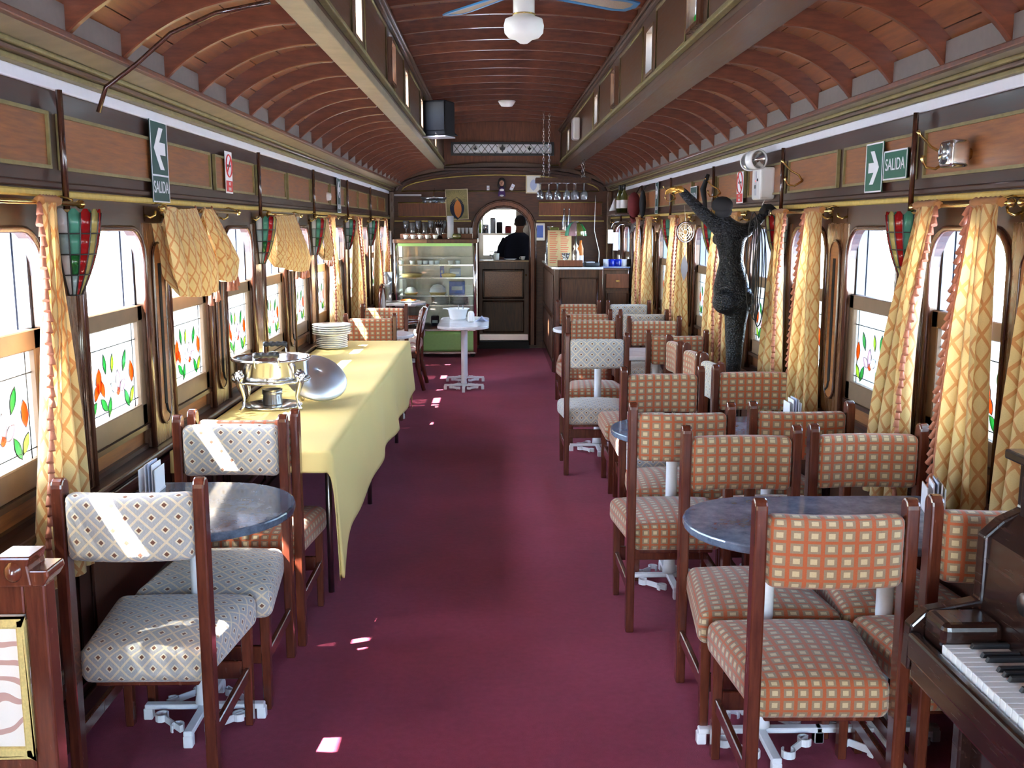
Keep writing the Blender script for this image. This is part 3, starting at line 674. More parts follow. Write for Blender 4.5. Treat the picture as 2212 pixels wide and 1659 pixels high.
protos = {'o': make_chair('fabric_check'), 'g': make_chair('fabric_diamond')}; used = set()
for k, x, y, rz, lab in CH:
    if k in used: c = copy_tree(protos[k])
    else: c = protos[k]; used.add(k)
    c.location = (x, y, 0); c.rotation_euler = (0, 0, math.radians(rz)); c['label'] = lab; c['group'] = 'orange check chairs' if k == 'o' else 'grey diamond chairs'
    if k == 'o' and rz == 2: c.rotation_euler = (0, 0, math.radians(-1))

# carved chair with brocade back (near left)
t = thing('brocade_chair', 'carved dark wood chair with cream and rose brocade back panel', 'chair', (-1.118, 1.98, 0), PI); t.scale = (.80, 1, .965)
m = MB(); m.box(-.26, -.205, -.02, .03, 0, .965); m.build('back_post', 'wood_chair', t, .006); m = MB(); m.box(.205, .26, -.02, .03, 0, .965); m.build('back_post', 'wood_chair', t, .006)
m = MB(); m.box(-.205, .205, -.018, .028, .895, .965); m.build('top_rail', 'wood_chair', t, .006)
m = MB(); m.box(-.205, .205, -.018, .028, .50, .57); m.build('bottom_rail', 'wood_chair', t, .006)
m = MB(); m.prism([(-.28, .985), (-.265, .965), (.265, .965), (.28, .985), (.278, 1.0), (-.278, 1.0)], XZ, -.035, .045); m.build('cornice_rail', 'wood_chair', t, .004)
m = MB(); m.prism([(-.150, .965), (-.158, 1.01), (-.15, 1.03), (-.24, 1.03), (-.232, 1.01), (-.24, .965)], XZ, -.03, .05); q = m.build('crest_block', 'wood_chair', t, .005)
m = MB(); m.lathe([(.0001, .012), (.012, .010), (.022, 0), (.024, -.006), (.014, -.006)], 16, (-.195, .052, .998), 'y'); m.build('rosette', 'wood_chair', q)
m = MB(); m.prism([(.150, .965), (.158, 1.01), (.15, 1.03), (.24, 1.03), (.232, 1.01), (.24, .965)], XZ, -.03, .05); m.build('crest_block', 'wood_chair', t, .005)
m = rbox(.205, .165, .02, .016, 5); m.xf(Matrix.Translation((0, .012, .733)) @ Matrix.Rotation(PI/2, 4, 'X')); q = m.build('back_panel', 'brocade', t)
m = MB()
for a in ((-.205, -.182, .575, .892), (.182, .205, .575, .892), (-.205, .205, .868, .892), (-.205, .205, .575, .60)): m.box(a[0], a[1], (.012), .04, a[2], a[3])
m.build('braid', 'trim_gold', q, .006)
m = rbox(.25, .23, .05, .03, 5, .02); m.xf(Matrix.Translation((0, .26, .44))); m.build('seat', 'brocade', t)
m = MB(); m.box(-.25, .25, .03, .48, .34, .40); m.build('seat_rail', 'wood_chair', t, .004)
for x in (-.225, .225): m = MB(); m.prism([(-.022, .36), (-.015, 0), (.015, 0), (.022, .36)], lambda a, b, c: (x+a, .45+c, b), -.02, .02); m.build('front_leg', 'wood_chair', t, .004)

# armchair and oval-back chair by the cake case
t = thing('armchair', 'open armchair with curved wooden arms and worn brocade seat', 'armchair', (-.72, 10.2, 0), PI/2)
for sx in (-1, 1):
    m = MB(); m.tube([(sx*.27, .47, 0), (sx*.285, .46, .2), (sx*.27, .45, .42), (sx*.28, .36, .52), (sx*.30, .40, .62), (sx*.31, .40, .675)], [.016, .022, .026, .022, .02, .024], 8); m.build('front_leg', 'wood_chair', t)
    m = MB(); m.tube([(sx*.31, .42, .68), (sx*.315, .25, .69), (sx*.245, .02, .70)], [.028, .024, .02], 8); m.build('arm', 'wood_chair', t)
    m = MB(); m.tube([(sx*.25, -.03, 0), (sx*.25, .03, .25), (sx*.25, .03, .45), (sx*.24, .0, .66), (sx*.23, -.05, .84)], [.02, .024, .024, .022, .02], 8); m.build('back_post', 'wood_chair', t)
m = rbox(.27, .24, .06, .045, 5, .03); m.xf(Matrix.Translation((0, .25, .44))); m.build('seat', 'brocade', t)
m = MB(); m.box(-.27, .27, .02, .48, .33, .39); m.build('seat_rail', 'wood_chair', t, .01)
m = rbox(.215, .13, .03, .025, 5); m.xf(Matrix.Translation((0, -.0, .69)) @ Matrix.Rotation(PI/2+.2, 4, 'X')); m.build('back_pad', 'brocade', t)
t = thing('oval_back_chair', 'side chair with a padded oval back by the window beyond the buffet', 'chair', (-1.22, 11.1, 0), -PI/2)
m = MB(); ov = lambda o: [((.20+o)*math.cos(a), .76+(.235+o)*math.sin(a)) for a in [2*PI*i/20 for i in range(20)]]
m.tube([(a, 0, b) for a, b in ov(0)], .022, 8, True); m.build('back_frame', 'wood_chair', t)
m = MB(); m.lathe([(.0001, -.03), (.6, -.022), (.97, -.006), (.97, .006), (.6, .022), (.0001, .03)], 20, (0, 0, 0), 'y'); m.xf(Matrix.Translation((0, 0, .76)) @ Matrix.Diagonal((.195, 1, .23, 1))); m.build('back_pad', 'grey_upholstery', t)
m = rbox(.23, .22, .045, .035, 5, .02); m.xf(Matrix.Translation((0, .24, .44))); m.build('seat', 'grey_upholstery', t)
for x, y in ((-.19, .02), (.19, .02), (-.2, .42), (.2, .42)): m = MB(); m.tube([(x, y, 0), (x, y, .42), (x*.8, y*.9, .55) if y < .1 else (x, y, .44)], [.014, .022, .02], 8); m.build('leg', 'wood_chair', t)

# ================================================================ TABLES
def ribbon(m, path, t, z0, z1):
    a, b = [], []
    for i, p in enumerate(path):
        q0 = path[max(i-1, 0)]; q1 = path[min(i+1, len(path)-1)]; dx, dy = q1[0]-q0[0], q1[1]-q0[1]; l = math.hypot(dx, dy) or 1
        nx, ny = -dy/l*t/2, dx/l*t/2; a.append((p[0]+nx, p[1]+ny)); b.append((p[0]-nx, p[1]-ny))
    m.strip(a, b, lambda x, y, z: (x, y, z), z0, z1)
SCR = []
def pedestal(t, x, y, h, rot=0):
    m = MB(); m.lathe([(.0001, .06), (.032, .06), (.028, .09), (.026, .12), (.026, h-.04), (.032, h-.02), (.0001, h-.02)], 16, (x, y, 0)); m.build('column', 'white_paint', t)
    R = Matrix.Translation((x, y, 0)) @ Matrix.Rotation(rot, 4, 'Z')
    m = MB(); m.bar((-.2, 0, .045), (.2, 0, .045), .03, .018); m.bar((0, -.2, .0455), (0, .2, .0455), .03, .018)
    for a, b in ((-.19, 0), (.19, 0), (0, -.19), (0, .19)): m.bar((a, b, 0), (a, b, .04), .03, .03, (0, 1, 0))
    m.xf(R); m.build('foot_bars', 'white_paint', t, .003, 1)
    cu1 = [(.128+.020*math.cos(PI*.75-a), .055+.02*math.sin(PI*.75-a)) for a in [i*.55 for i in range(10)]]
    cu0 = [(.055+.02*math.cos(PI*.75+a), .128+.02*math.sin(PI*.75+a)) for a in [i*.55 for i in range(10)]]
    mid = [(.041+.073*i/4, .142-.073*i/4) for i in range(1, 4)]
    if not SCR:
        m = MB(); ribbon(m, [(p[1], p[0]) for p in cu1[::-1]][:0]+cu0[::-1]+mid+cu1, .005, .022, .046); SCR.append(m.mesh('scroll', 'white_paint'))
    for k in range(4): obj('scroll', SCR[0], t, loc=(x, y, 0), rot=(0, 0, rot+k*PI/2))
def rounded(x0, x1, y0, y1, rl, rr, n=8):
    pts = []
    for cx_, cy_, r, a in ((x1-rr, y1-rr, rr, 0), (x0+rl, y1-rl, rl, PI/2), (x0+rl, y0+rl, rl, PI), (x1-rr, y0+rr, rr, 1.5*PI)):
        pts += [(cx_+r*math.cos(a+PI/2*i/n), cy_+r*math.sin(a+PI/2*i/n)) for i in range(n+1)]
    return pts
def table(label, poly, h, mat, peds, rot=0, group=None):
    cx_ = sum(p[0] for p in poly)/len(poly); cy_ = sum(p[1] for p in poly)/len(poly)
    t = thing('cafe_table', label, 'table', (0, 0, 0), 0, group)
    m = MB(); m.prism(poly, lambda a, b, c: (a, b, c), h-.028, h); m.build('tabletop', mat, t, .006)
    m = MB(); xs = [p[0] for p in peds]; ys = [p[1] for p in peds]; m.box(min(xs)-.12, max(xs)+.12, min(ys)-.12, max(ys)+.12, h-.05, h-.029); m.build('under_plate', 'white_paint', t, .004)
    for x, y in peds: pedestal(t, x, y, h-.03, rot)
    return t
table('blue-grey marble table with one rounded end beside the piano', rounded(.60, 1.475, 2.71, 3.27, .27, .04), .74, 'marble_blue', [(.86, 2.98), (1.24, 2.98)])
table('blue-grey marble table second from the piano, mostly hidden by chair backs', rounded(.54, 1.475, 4.14, 4.70, .27, .04), .74, 'marble_blue', [(.82, 4.42), (1.26, 4.42)])
table('white marble table behind the free-standing grey chair', rounded(.56, 1.475, 6.92, 7.44, .24, .04), .74, 'marble_white', [(.775, 7.2), (1.2, 7.2)])
table('small white marble table end by the bar counter', rounded(.545, 1.475, 8.62, 9.12, .24, .04), .74, 'marble_white', [(.80, 8.87), (1.2, 8.87)])
table('black marble table with a rounded end under the sunny window', rounded(-1.235, -.655, 2.86, 3.50, .04, .31), .74, 'marble_black', [(-.975, 3.18)])
table('small white marble table between two orange chairs past the buffet', rounded(-1.235, -.665, 8.22, 8.72, .04, .24), .74, 'marble_white', [(-.96, 8.47)])
table('white marble table in front of the cake case holding a tall glass vase', rounded(-1.31, -.79, 11.68, 12.24, .05, .26), .745, 'marble_white', [(-1.03, 11.96)])
table('long white marble pedestal table standing free in the aisle', rounded(-.545, -.03, 9.68, 10.88, .20, .20), .668, 'marble_white', [(-.287, 10.02), (-.287, 10.54)])

# ================================================================ BUFFET
t = thing('buffet_table', 'long folding buffet table hidden under the yellow cloth', 'table', (0, 0, 0))
m = MB(); m.box(-1.295, -.68, 3.98, 7.84, .712, .742); m.build('tabletop', 'wood_counter', t)
for x in (-1.24, -.735):
    for y in (4.35, 5.8, 7.5): m = MB(); m.tube([(x, y, 0), (x, y, .715)], .014, 8); m.build('leg', 'steel_dark', t)
AX0, AX1, BY0, BY1, DR = -1.30, -.675, 3.97, 7.85, .405
def cloth_pt(u, v):
    a = AX0+(AX1+DR-AX0)*u; b = (BY0-DR)+(BY1-BY0+2*DR)*v
    da = max(0, a-AX1)*(1+.38*math.exp(-((max(b, BY0)-BY0)/.16)**2)); db = 0 if BY0 <= b <= BY1 else (b-BY1 if b > BY1 else (b-BY0)*.25)
    d = math.hypot(da, db); z = .7475
    if d < 1e-6: return (a, b, z)
    dx, dy = da/d, db/d; px, py = min(a, AX1), max(BY0, min(BY1, b)); dd = min(d, .02)
    drop = max(0, d-.015); fr = drop/DR
    fold = .022*fr*math.sin(b*7.3)*(.6+.4*math.sin(b*2.1+1)) if db == 0 else .02*fr*math.sin(a*16)
    out = .012+.035*fr+fold
    if da > 0 and db != 0: out = .014+.012*fr; drop = min(drop, .555)
    return (px+dx*(dd*.6+max(out, .006)), py+dy*(dd*.6+max(out, .006)), z-drop)
m = MB(); m.grid(cloth_pt, 52, 150, 1.2, 5); c = m.build('tablecloth', 'tablecloth')
tag(c, 'pale yellow cloth draped over the long buffet table', 'tablecloth'); sd = c.modifiers.new('thickness', 'SOLIDIFY'); sd.thickness = .002; sd.offset = 1

# chafing dish
t = thing('chafing_dish', 'round stainless chafing dish on shell-footed stand with turned black handles', 'chafing dish', (-1.105, 4.96, .7495)); t.scale = (1, 1, 1.18)
m = MB(); m.lathe([(.0001, .115), (.165, .115), (.182, .125), (.184, .20), (.198, .205), (.198, .215), (.186, .215), (.178, .205), (.176, .14), (.0001, .135)], 32); pan = m.build('water_pan', 'steel', t)
for ang in (-PI/2+.12, PI/2+.12):
    c_, s_ = math.cos(ang), math.sin(ang); px, py = -s_, c_
    pts = []; rs = []
    for i in range(13):
        f = -.062+.124*i/12; pts.append((c_*.235+px*f, s_*.235+py*f, .245)); rs.append(.0085+.0045*abs(math.sin(i/12*PI*4)))
    m = MB(); m.tube(pts, rs, 10); h = m.build('handle', 'black_plastic', pan)
    for f in (-.058, .058): m = MB(); m.tube([(c_*.19+px*f, s_*.19+py*f, .19), (c_*.225+px*f, s_*.225+py*f, .2), (c_*.235+px*f, s_*.235+py*f, .245)], .005, 6); m.build('handle_bracket', 'steel', h)
m = MB(); m.tube([(.19*math.cos(a), .19*math.sin(a), .12) for a in [2*PI*i/28 for i in range(28)]], .006, 6, True); st = m.build('stand_ring', 'steel', t)
for k in range(4):
    a = PI/4+k*PI/2+.15; c_, s_ = math.cos(a), math.sin(a)
    m = MB(); m.tube([(c_*.198, s_*.198, .175), (c_*.204, s_*.204, .12), (c_*.18, s_*.18, .06), (c_*.185, s_*.185, .02), (c_*.205, s_*.205, .004)], [.012, .02, .010, .008, .010], 8); lg = m.build('leg', 'steel', t)
    m = MB()
    for q in range(5):
        f = (q-2)*.36; m.tube([(c_*.208, s_*.208, .115), (c_*.206-s_*.036*math.sin(f), s_*.206+c_*.036*math.sin(f), .12+.05*math.cos(f))], [.006, .013], 6)
    m.build('shell', 'steel', lg)
m = MB(); m.lathe([(.0001, .0), (.14, .0), (.15, .008), (.142, .012), (.0001, .008)], 28); m.build('base_tray', 'steel', t)
m = MB(); m.lathe([(.0001, .01), (.048, .01), (.05, .015), (.046, .05), (.05, .055), (.05, .075), (.04, .075), (.038, .06), (.0001, .055)], 20); m.build('fuel_burner', 'steel_dark', t)
m = MB(); m.lathe([(.160, 0), (.165, .003), (.162, .010), (.142, .03), (.098, .05), (.05, .06), (.0001, .063)], 32); lid = m.build('dish_lid', 'steel_satin')
tag(lid, 'domed stainless lid propped on edge against the chafing dish', 'lid'); lid.location = (-.93, 5.22, .852); lid.rotation_euler = Vector((.32, -.55, .77)).to_track_quat('Z', 'Y').to_euler()
sd = lid.modifiers.new('t', 'SOLIDIFY'); sd.thickness = .003
# plates
mp = MB(); mp.lathe([(.0001, 0), (.085, 0), (.095, .004), (.142, .016), (.143, .019), (.095, .009), (.085, .006), (.0001, .006)], 28); me_bp = mp.mesh('dinner_plate', 'plate_white')
ms = MB(); ms.lathe([(.0001, 0), (.07, 0), (.078, .004), (.116, .015), (.117, .018), (.078, .009), (.0001, .006)], 28); me_sp = ms.mesh('side_plate', 'plate_white')
for i in range(7):
    o = obj('side_plate', me_sp, loc=(-1.185, 7.36, .7495+.0135*i)); tag(o, 'small white plate, %s of the small ones in the buffet stack' % ['lowest', 'second lowest', 'third lowest', 'middle one', 'third highest', 'second highest', 'topmost'][i], 'plate', 'small plates in the buffet stack')
for i in range(5):
    o = obj('dinner_plate', me_bp, loc=(-1.185+.002*(i % 2), 7.36, .7495+.0135*7+.003+.0165*i)); tag(o, 'large white plate, %s of the large ones in the buffet stack' % ['lowest', 'second lowest', 'middle one', 'second highest', 'topmost'][i], 'plate', 'large plates in the buffet stack')

# ---- things on the small tables
def napkin_holder(x, y, z, rz, lab):
    t = thing('napkin_holder', lab, 'holder', (x, y, z), rz)
    m = MB(); m.box(-.05, .05, -.03, .03, 0, .006); m.build('base', 'white_card', t)
    for yy in (-.028, .026): m = MB(); m.box(-.05, .05, yy, yy+.003, .006, .085); m.build('side_card', 'white_card', t)
    for i in range(3): m = MB(); m.box(-.045, .045, -.018+.012*i, -.014+.012*i, .006, .10+.006*(i % 2)); m.build('napkin', 'napkin_blue' if i == 1 else 'white_card', t)
    return t
h = napkin_holder(1.42, 3.08, .7405, PI/2-.25, 'white card and napkin holder on the table beside the piano')
o = obj('print', text_mesh('Líneas', .018, 'blue_plastic'), h, loc=(-.0, -.0285, .04), rot=(PI/2, 0, 0))
napkin_holder(-1.18, 3.38, .7405, PI/2, 'clear and white card holder on the black marble table')
napkin_holder(1.425, 4.62, .7405, PI/2, 'white card holder on the second marble table')
# cafe table contents
t = thing('serving_bowl', 'white enamel serving bowl with spout and utensil handles inside', 'bowl', (-.36, 10.50, .6685))
m = MB(); m.lathe([(.0001, 0), (.075, 0), (.085, .02), (.105, .105), (.125, .115), (.123, .12), (.10, .112), (.078, .022), (.0001, .012)], 24); b = m.build('bowl', 'white_enamel', t)
m = MB(); m.prism([(-.10, -.03), (-.155, -.012), (-.155, .012), (-.10, .03)], lambda a, b, c: (a, b, c), .112, .12); m.build('spout', 'white_enamel', b)
for a, q in ((.0, .02), (.05, -.03)): m = MB(); m.tube([(a, q, .02), (a+.01, q-.02, .155)], .006, 6); m.build('utensil_handle', 'steel_dark', t)
t = thing('sugar_jar', 'small lumpy white napkin dispenser beside the serving bowl', 'dispenser', (-.215, 10.22, .6685))
m = rbox(.035, .035, .05, .02, 4); m.xf(Matrix.Translation((0, 0, .05))); m.build('body', 'white_enamel', t)
m = MB(); m.ball((0, 0, .10), .03, .03, .015); m.build('lid', 'white_enamel', t)
m = MB(); m.grid(lambda u, v: (.14*(u-.5), .11*(v-.5), .012+.05*max(0, 1-abs(u-.5)*2.4)*(.5+.5*math.sin(v*6+u*4))), 12, 10); o = one(m, 'folded_cloth', 'napkin_blue', 'crumpled pale blue napkin on the aisle pedestal table', 'napkin', None, 0, (-.105, 10.34, .658)); sd = o.modifiers.new('t', 'SOLIDIFY'); sd.thickness = .006
# far left table contents
t = thing('glass_vase', 'tall glass vase half filled with pale liquid', 'vase', (-1.245, 11.86, .7455))
m = MB(); m.lathe([(.0001, 0), (.055, 0), (.06, .01), (.062, .2), (.068, .36), (.065, .36), (.058, .2), (.054, .014), (.0001, .012)], 24); m.build('glass', 'glass_ware', t)
m = MB(); m.lathe([(.0001, .014), (.052, .014), (.056, .19), (.0001, .19)], 20); m.build('liquid', 'liquid_pale', t)
t = thing('cake_plate', 'white plate of orange-edged pastry in front of the cake case', 'plate', (-1.0, 11.93, .7455))
m = MB(); m.lathe([(.0001, 0), (.08, 0), (.14, .018), (.141, .022), (.08, .008), (.0001, .008)], 24); m.build('plate', 'plate_white', t)
m = MB(); m.prism([(-.09, -.04), (.08, -.05), (.10, .03), (-.05, .06)], lambda a, b, c: (a, b, c), .014, .035); m.build('pastry', 'orange_dark', t, .008)
# ================================================================ CURTAINS, LAMPS, WALL THINGS
def WF(s): return lambda d, y, z: (XW[s]+s*d, y, z)
def tassels(m, pts, s, r=.011, ln=.034):
    for i, (p, q) in enumerate(pts):
        x, y, z = p; a = .6*math.sin(i*2.3)
        m.lathe([(.0015, .012), (.004, .006), (.0055, 0), (r*.6, -.008), (r, -ln), (.001, -ln)], 6, (x, y, z)) if q is None else m.tube([(x, y, z), (x+q[0]*.012, y+q[1]*.012, z-.006), (x+q[0]*.03, y+q[1]*.03, z-ln)], [.004, .007, r], 6)
def curtain(s, yt, yb, zt, zb, folds, fringe, lab, ph=0, sway=0):
    W = WF(s); t = thing('curtain', lab, 'curtain')
    def fn(u, v):
        e = v**1.15; ya = yt[0]+(yb[0]-yt[0])*e; yc = yt[1]+(yb[1]-yt[1])*e
        g = .45+.55*min(1, v*3+.15)
        d = -.075-.030*g*math.sin(2*PI*folds*u+ph+1.2*v)-.012*math.sin(5*u+4*v)+sway*math.sin(PI*v)
        return W(d, ya+(yc-ya)*u+.012*math.sin(2*PI*folds*u*2+ph)*g, zt-(zt-zb)*v)
    m = MB(); m.grid(fn, 10*folds+4, 22, (abs(yb[1]-yb[0]))*2.3, zt-zb); c = m.build('cloth', 'fabric_curtain', t)
    m = MB(); m.tube([W(-.075, yt[0]+(yt[1]-yt[0])*i/12, zt+.004+.004*(i % 2)) for i in range(13)], .016, 6); m.build('heading', 'fabric_curtain', t)
    if fringe:
        u = 0 if fringe == 'near' else 1; m = MB(); sgn = -1 if u == 0 else 1; n = int((zt-zb)/.03)
        pts = [(Vector(fn(u, i/n)), (s*-.3, sgn*(.7+.3*math.sin(i*1.7)))) for i in range(n)]; tassels(m, pts, s)
        m.tube([fn(u, i/30) for i in range(31)], .005, 5); o = m.build('tassel_fringe', 'tassel', t); o['kind'] = 'stuff'
def poly_at(P, v):
    q = v*(len(P)-1); i = min(int(q), len(P)-2); f = q-i; f = f*f*(3-2*f)*.5+f*.5
    return (P[i][0]+(P[i+1][0]-P[i][0])*f, P[i][1]+(P[i+1][1]-P[i][1])*f)
def bunch(s, Lp, Rp, lab, ph=0, dep=.075, pl=4):
    """curtain thrown over its rod: limp pleated sheet between two edge lines, folded back under itself"""
    W = WF(s); t = thing('curtain', lab, 'curtain')
    def fn(u, v):
        l = poly_at(Lp, v); r = poly_at(Rp, v); g = min(1, .35+1.2*v)
        pleat = (abs(math.sin(PI*pl*u**.9+ph+.5*v))**.7-.5)*.042*g
        sag = .02*math.sin(PI*u)*v
        d = -.055-(dep*math.sin(PI*(.08+.84*u))**.6)*(.25+.75*math.sin(PI*min(1, .12+.7*v)))-pleat
        return W(d, l[0]+(r[0]-l[0])*u, l[1]+(r[1]-l[1])*u-sag)
    m = MB(); m.grid(fn, 60, 24, abs(Rp[-1][0]-Lp[-1][0])*1.7, .42); m.build('front_fold', 'fabric_curtain_thick', t)
    def fn2(u, v):
        p = Vector(fn(u, 1)); q = Vector(fn(u, .15)); r = p.lerp(q, v); k = math.sin(PI*min(1, v*1.6)/2)
        return (r.x+s*(.028+.035*k)*min(1, 4*v), r.y, r.z-.012*math.sin(PI*min(1, 4*v)))
    m = MB(); m.grid(fn2, 60, 12, abs(Rp[-1][0]-Lp[-1][0])*1.7, .36); m.build('back_fold', 'fabric_curtain_thick', t)
    ya, yb, zt = Lp[0][0], Rp[0][0], (Lp[0][1]+Rp[0][1])/2
    def fn3(u, v):
        return W(-.05-.03*math.sin(PI*v)-.012*math.sin(11*u+ph), ya+(yb-ya)*u, zt-.02+.05*math.sin(PI*v)*(1-.3*u)-.05*v)
    m = MB(); m.grid(fn3, 16, 8, .25, .3); m.build('gathered_top', 'fabric_curtain_thick', t)
    m = MB(); pts = [(Vector(fn(i/14, 1))+Vector((0, 0, -.005)), None) for i in range(8, 15)]; tassels(m, pts, s, .011, .042); pts = [(Vector(fn(.97, i/14)), None) for i in range(0, 5)]; tassels(m, pts, s, .013, .035); o = m.build('tassel_fringe', 'tassel', t); o['kind'] = 'stuff'
curtain(-1, (2.90, 3.02), (2.72, 3.03), 1.715, .60, 3, 'near', 'gold diamond curtain glowing orange in the sun beside the brocade chair')
bunch(-1, [(4.02, 1.71), (4.024, 1.59), (4.067, 1.46), (4.13, 1.362)], [(4.44, 1.725), (4.50, 1.623), (4.66, 1.472), (4.70, 1.365)], 'gold curtain thrown over its rod above the buffet, greyer bundle', 0, .06, 4)
bunch(-1, [(4.50, 1.72), (4.53, 1.624), (4.62, 1.522), (4.66, 1.405)], [(4.68, 1.728), (4.838, 1.611), (5.044, 1.483), (5.021, 1.399)], 'gold curtain thrown over its rod above the chafing dish, yellower bundle', 1.1, .055, 4)
bunch(-1, [(6.02, 1.70), (6.0, 1.563), (6.0, 1.483), (6.0, 1.405)], [(6.589, 1.72), (6.807, 1.564), (7.005, 1.418), (6.973, 1.345)], 'gold curtain bundle with hollow fold beside the second stained glass lamp', 2.5, .07, 5)
bunch(-1, [(7.66, 1.70), (7.65, 1.536), (7.65, 1.45), (7.66, 1.40)], [(7.93, 1.70), (7.96, 1.53), (8.0, 1.455), (7.99, 1.40)], 'small curtain swag beside the third stained glass lamp', .8, .05, 3)
curtain(-1, (8.02, 8.32), (8.04, 8.52), 1.715, .62, 3, 'near', 'narrow gold curtain above the stack of plates')
curtain(-1, (9.36, 9.62), (9.36, 9.70), 1.715, .62, 3, 'far', 'gold curtain behind the orange chairs past the buffet, pushed to the post', 1)
curtain(-1, (9.74, 9.98), (9.72, 9.98), 1.715, .62, 2, 'near', 'gold curtain strip between the two last window lamps', 2)
curtain(-1, (11.12, 11.50), (11.14, 11.55), 1.715, .62, 3, 'far', 'gold curtain behind the tall glass vase')
curtain(-1, (12.15, 12.40), (12.15, 12.42), 1.715, .62, 2, 'near', 'gold curtain against the cake case side', 1)
for i, (a, b) in enumerate(((-1.1, -.5), (-.35, .35), (.6, 1.2), (1.4, 2.15))):  # unseen curtains, added to keep sun patches off the near floor
    curtain(-1, (a, b), (a-.03, b+.03), 1.715, .62, 5, None, ['gold curtain drawn at the window by the entrance door', 'gold curtain drawn at the second window from the entrance', 'gold curtain drawn at the third window from the entrance', 'gold curtain drawn across the window behind the brocade chair', 'gold curtain gathered at the post behind the brocade chair'][i], i)
curtain(1, (3.42, 3.60), (3.58, 3.86), 1.715, .60, 3, 'near', 'gold curtain swept aside below the striped glass lamp, piano-end window', .5, -.02)
curtain(1, (2.99, 3.17), (3.00, 3.25), 1.715, .55, 3, 'far', 'gold curtain with heavy tassel edge hanging behind the card holder', 1.2)
curtain(1, (2.52, 2.82), (2.55, 2.86), 1.715, .55, 4, None, 'gold curtain in the window over the piano', .3)
curtain(1, (5.20, 5.42), (5.22, 5.52), 1.715, .60, 3, 'near', 'gold curtain between the black statue and the slotted window post', .2)
curtain(1, (4.62, 4.86), (4.66, 4.98), 1.715, .58, 3, 'far', 'gold curtain beside the slotted wooden window post', 2)
curtain(1, (6.62, 6.92), (6.66, 7.02), 1.715, .60, 3, 'near', 'gold curtain just behind the black statue', .7)
curtain(1, (6.18, 6.38), (6.16, 6.40), 1.715, .60, 2, 'far', 'gold curtain strip seen under the statue hips', 1.4)
curtain(1, (8.28, 8.62), (8.30, 8.72), 1.715, .60, 3, 'near', 'gold curtain beside the hanging dream catcher, bar side', .1)
curtain(1, (7.86, 8.12), (7.84, 8.14), 1.715, .60, 3, 'far', 'gold curtain right behind the hanging dream catcher', 2.2)
curtain(1, (9.55, 9.90), (9.55, 9.92), 1.715, .60, 3, 'far', 'gold curtain at the window before the bar cabinet', 1.1)
curtain(1, (10.35, 10.6), (10.32, 10.62), 1.715, .60, 2, 'near', 'gold curtain at the window beside the bar cabinet', .1)
for s, ys in ((-1, ((2.55, 3.22), (4.0, 5.2), (5.9, 6.9), (7.5, 8.6), (9.2, 10.1), (11.0, 12.5))), (1, ((2.45, 2.9), (2.96, 3.66), (4.55, 5.5), (6.1, 7.0), (7.8, 8.7), (9.4, 10.7)))):
    W = WF(s)
    for i, (a, b) in enumerate(ys):
        where = (['holding the glowing orange curtain', 'carrying the two thrown-up curtains', 'carrying the hollow curtain bundle', 'above the stack of plates', 'behind the orange chairs past the buffet', 'above the tall glass vase'] if s < 0 else ['over the piano', 'above the card holder by the piano', 'beside the slotted post before the statue', 'behind the statue head', 'behind the dream catcher', 'before the bar cabinet'])[i]
        t = thing('curtain_rod', 'slim brass curtain rod '+where, 'curtain rod')
        m = MB(); m.tube([W(-.062, a, 1.716), W(-.062, b, 1.716)], .0075, 8); m.build('rod', 'brass', t)
        for y in (a, b): m = MB(); m.lathe([(.0001, -.016), (.008, -.012), (.015, 0), (.012, .008), (.0001, .016)], 10, W(-.062, y, 1.716), 'y'); m.build('finial', 'brass', t)
        for y in (a+.06, b-.06): m = MB(); m.tube([W(.0, y, 1.735), W(-.03, y, 1.738), W(-.062, y, 1.728), W(-.062, y, 1.708)], .004, 6); m.build('bracket', 'brass', t)
# stained glass wall lamps
STR = [('glass_milky', 'glass_ice', 'glass_milky', 'glass_milky'), ('glass_teal', 'glass_teal', 'glass_green', 'glass_ice'), ('glass_red',)*4, ('glass_yellow',)*4, ('glass_red',)*4, ('glass_yellow',)*4, ('glass_red',)*4, ('glass_teal',)*4]
lampproto = {}
LAMPLAB = {-1: ['stained glass wall lamp by the glowing orange curtain', 'stained glass wall lamp beside the hollow curtain bundle', 'stained glass wall lamp beside the small curtain swag', 'stained glass wall lamp second from the cake case', 'stained glass wall lamp nearest the cake case'],
           1: ['stained glass wall lamp by the piano-end window', 'stained glass wall lamp behind the coiled black cable', 'stained glass wall lamp just past the statue', 'stained glass wall lamp nearest the bar']}
def lamp_pt(s, th, t, off=0):
    r = 1-.16*t-.56*t*t; d = -(.012+(.098*r+off)*math.cos(th)); y = (.112*r+off)*math.sin(th); return (XW[s]+s*d, y, 1.69-.26*t)
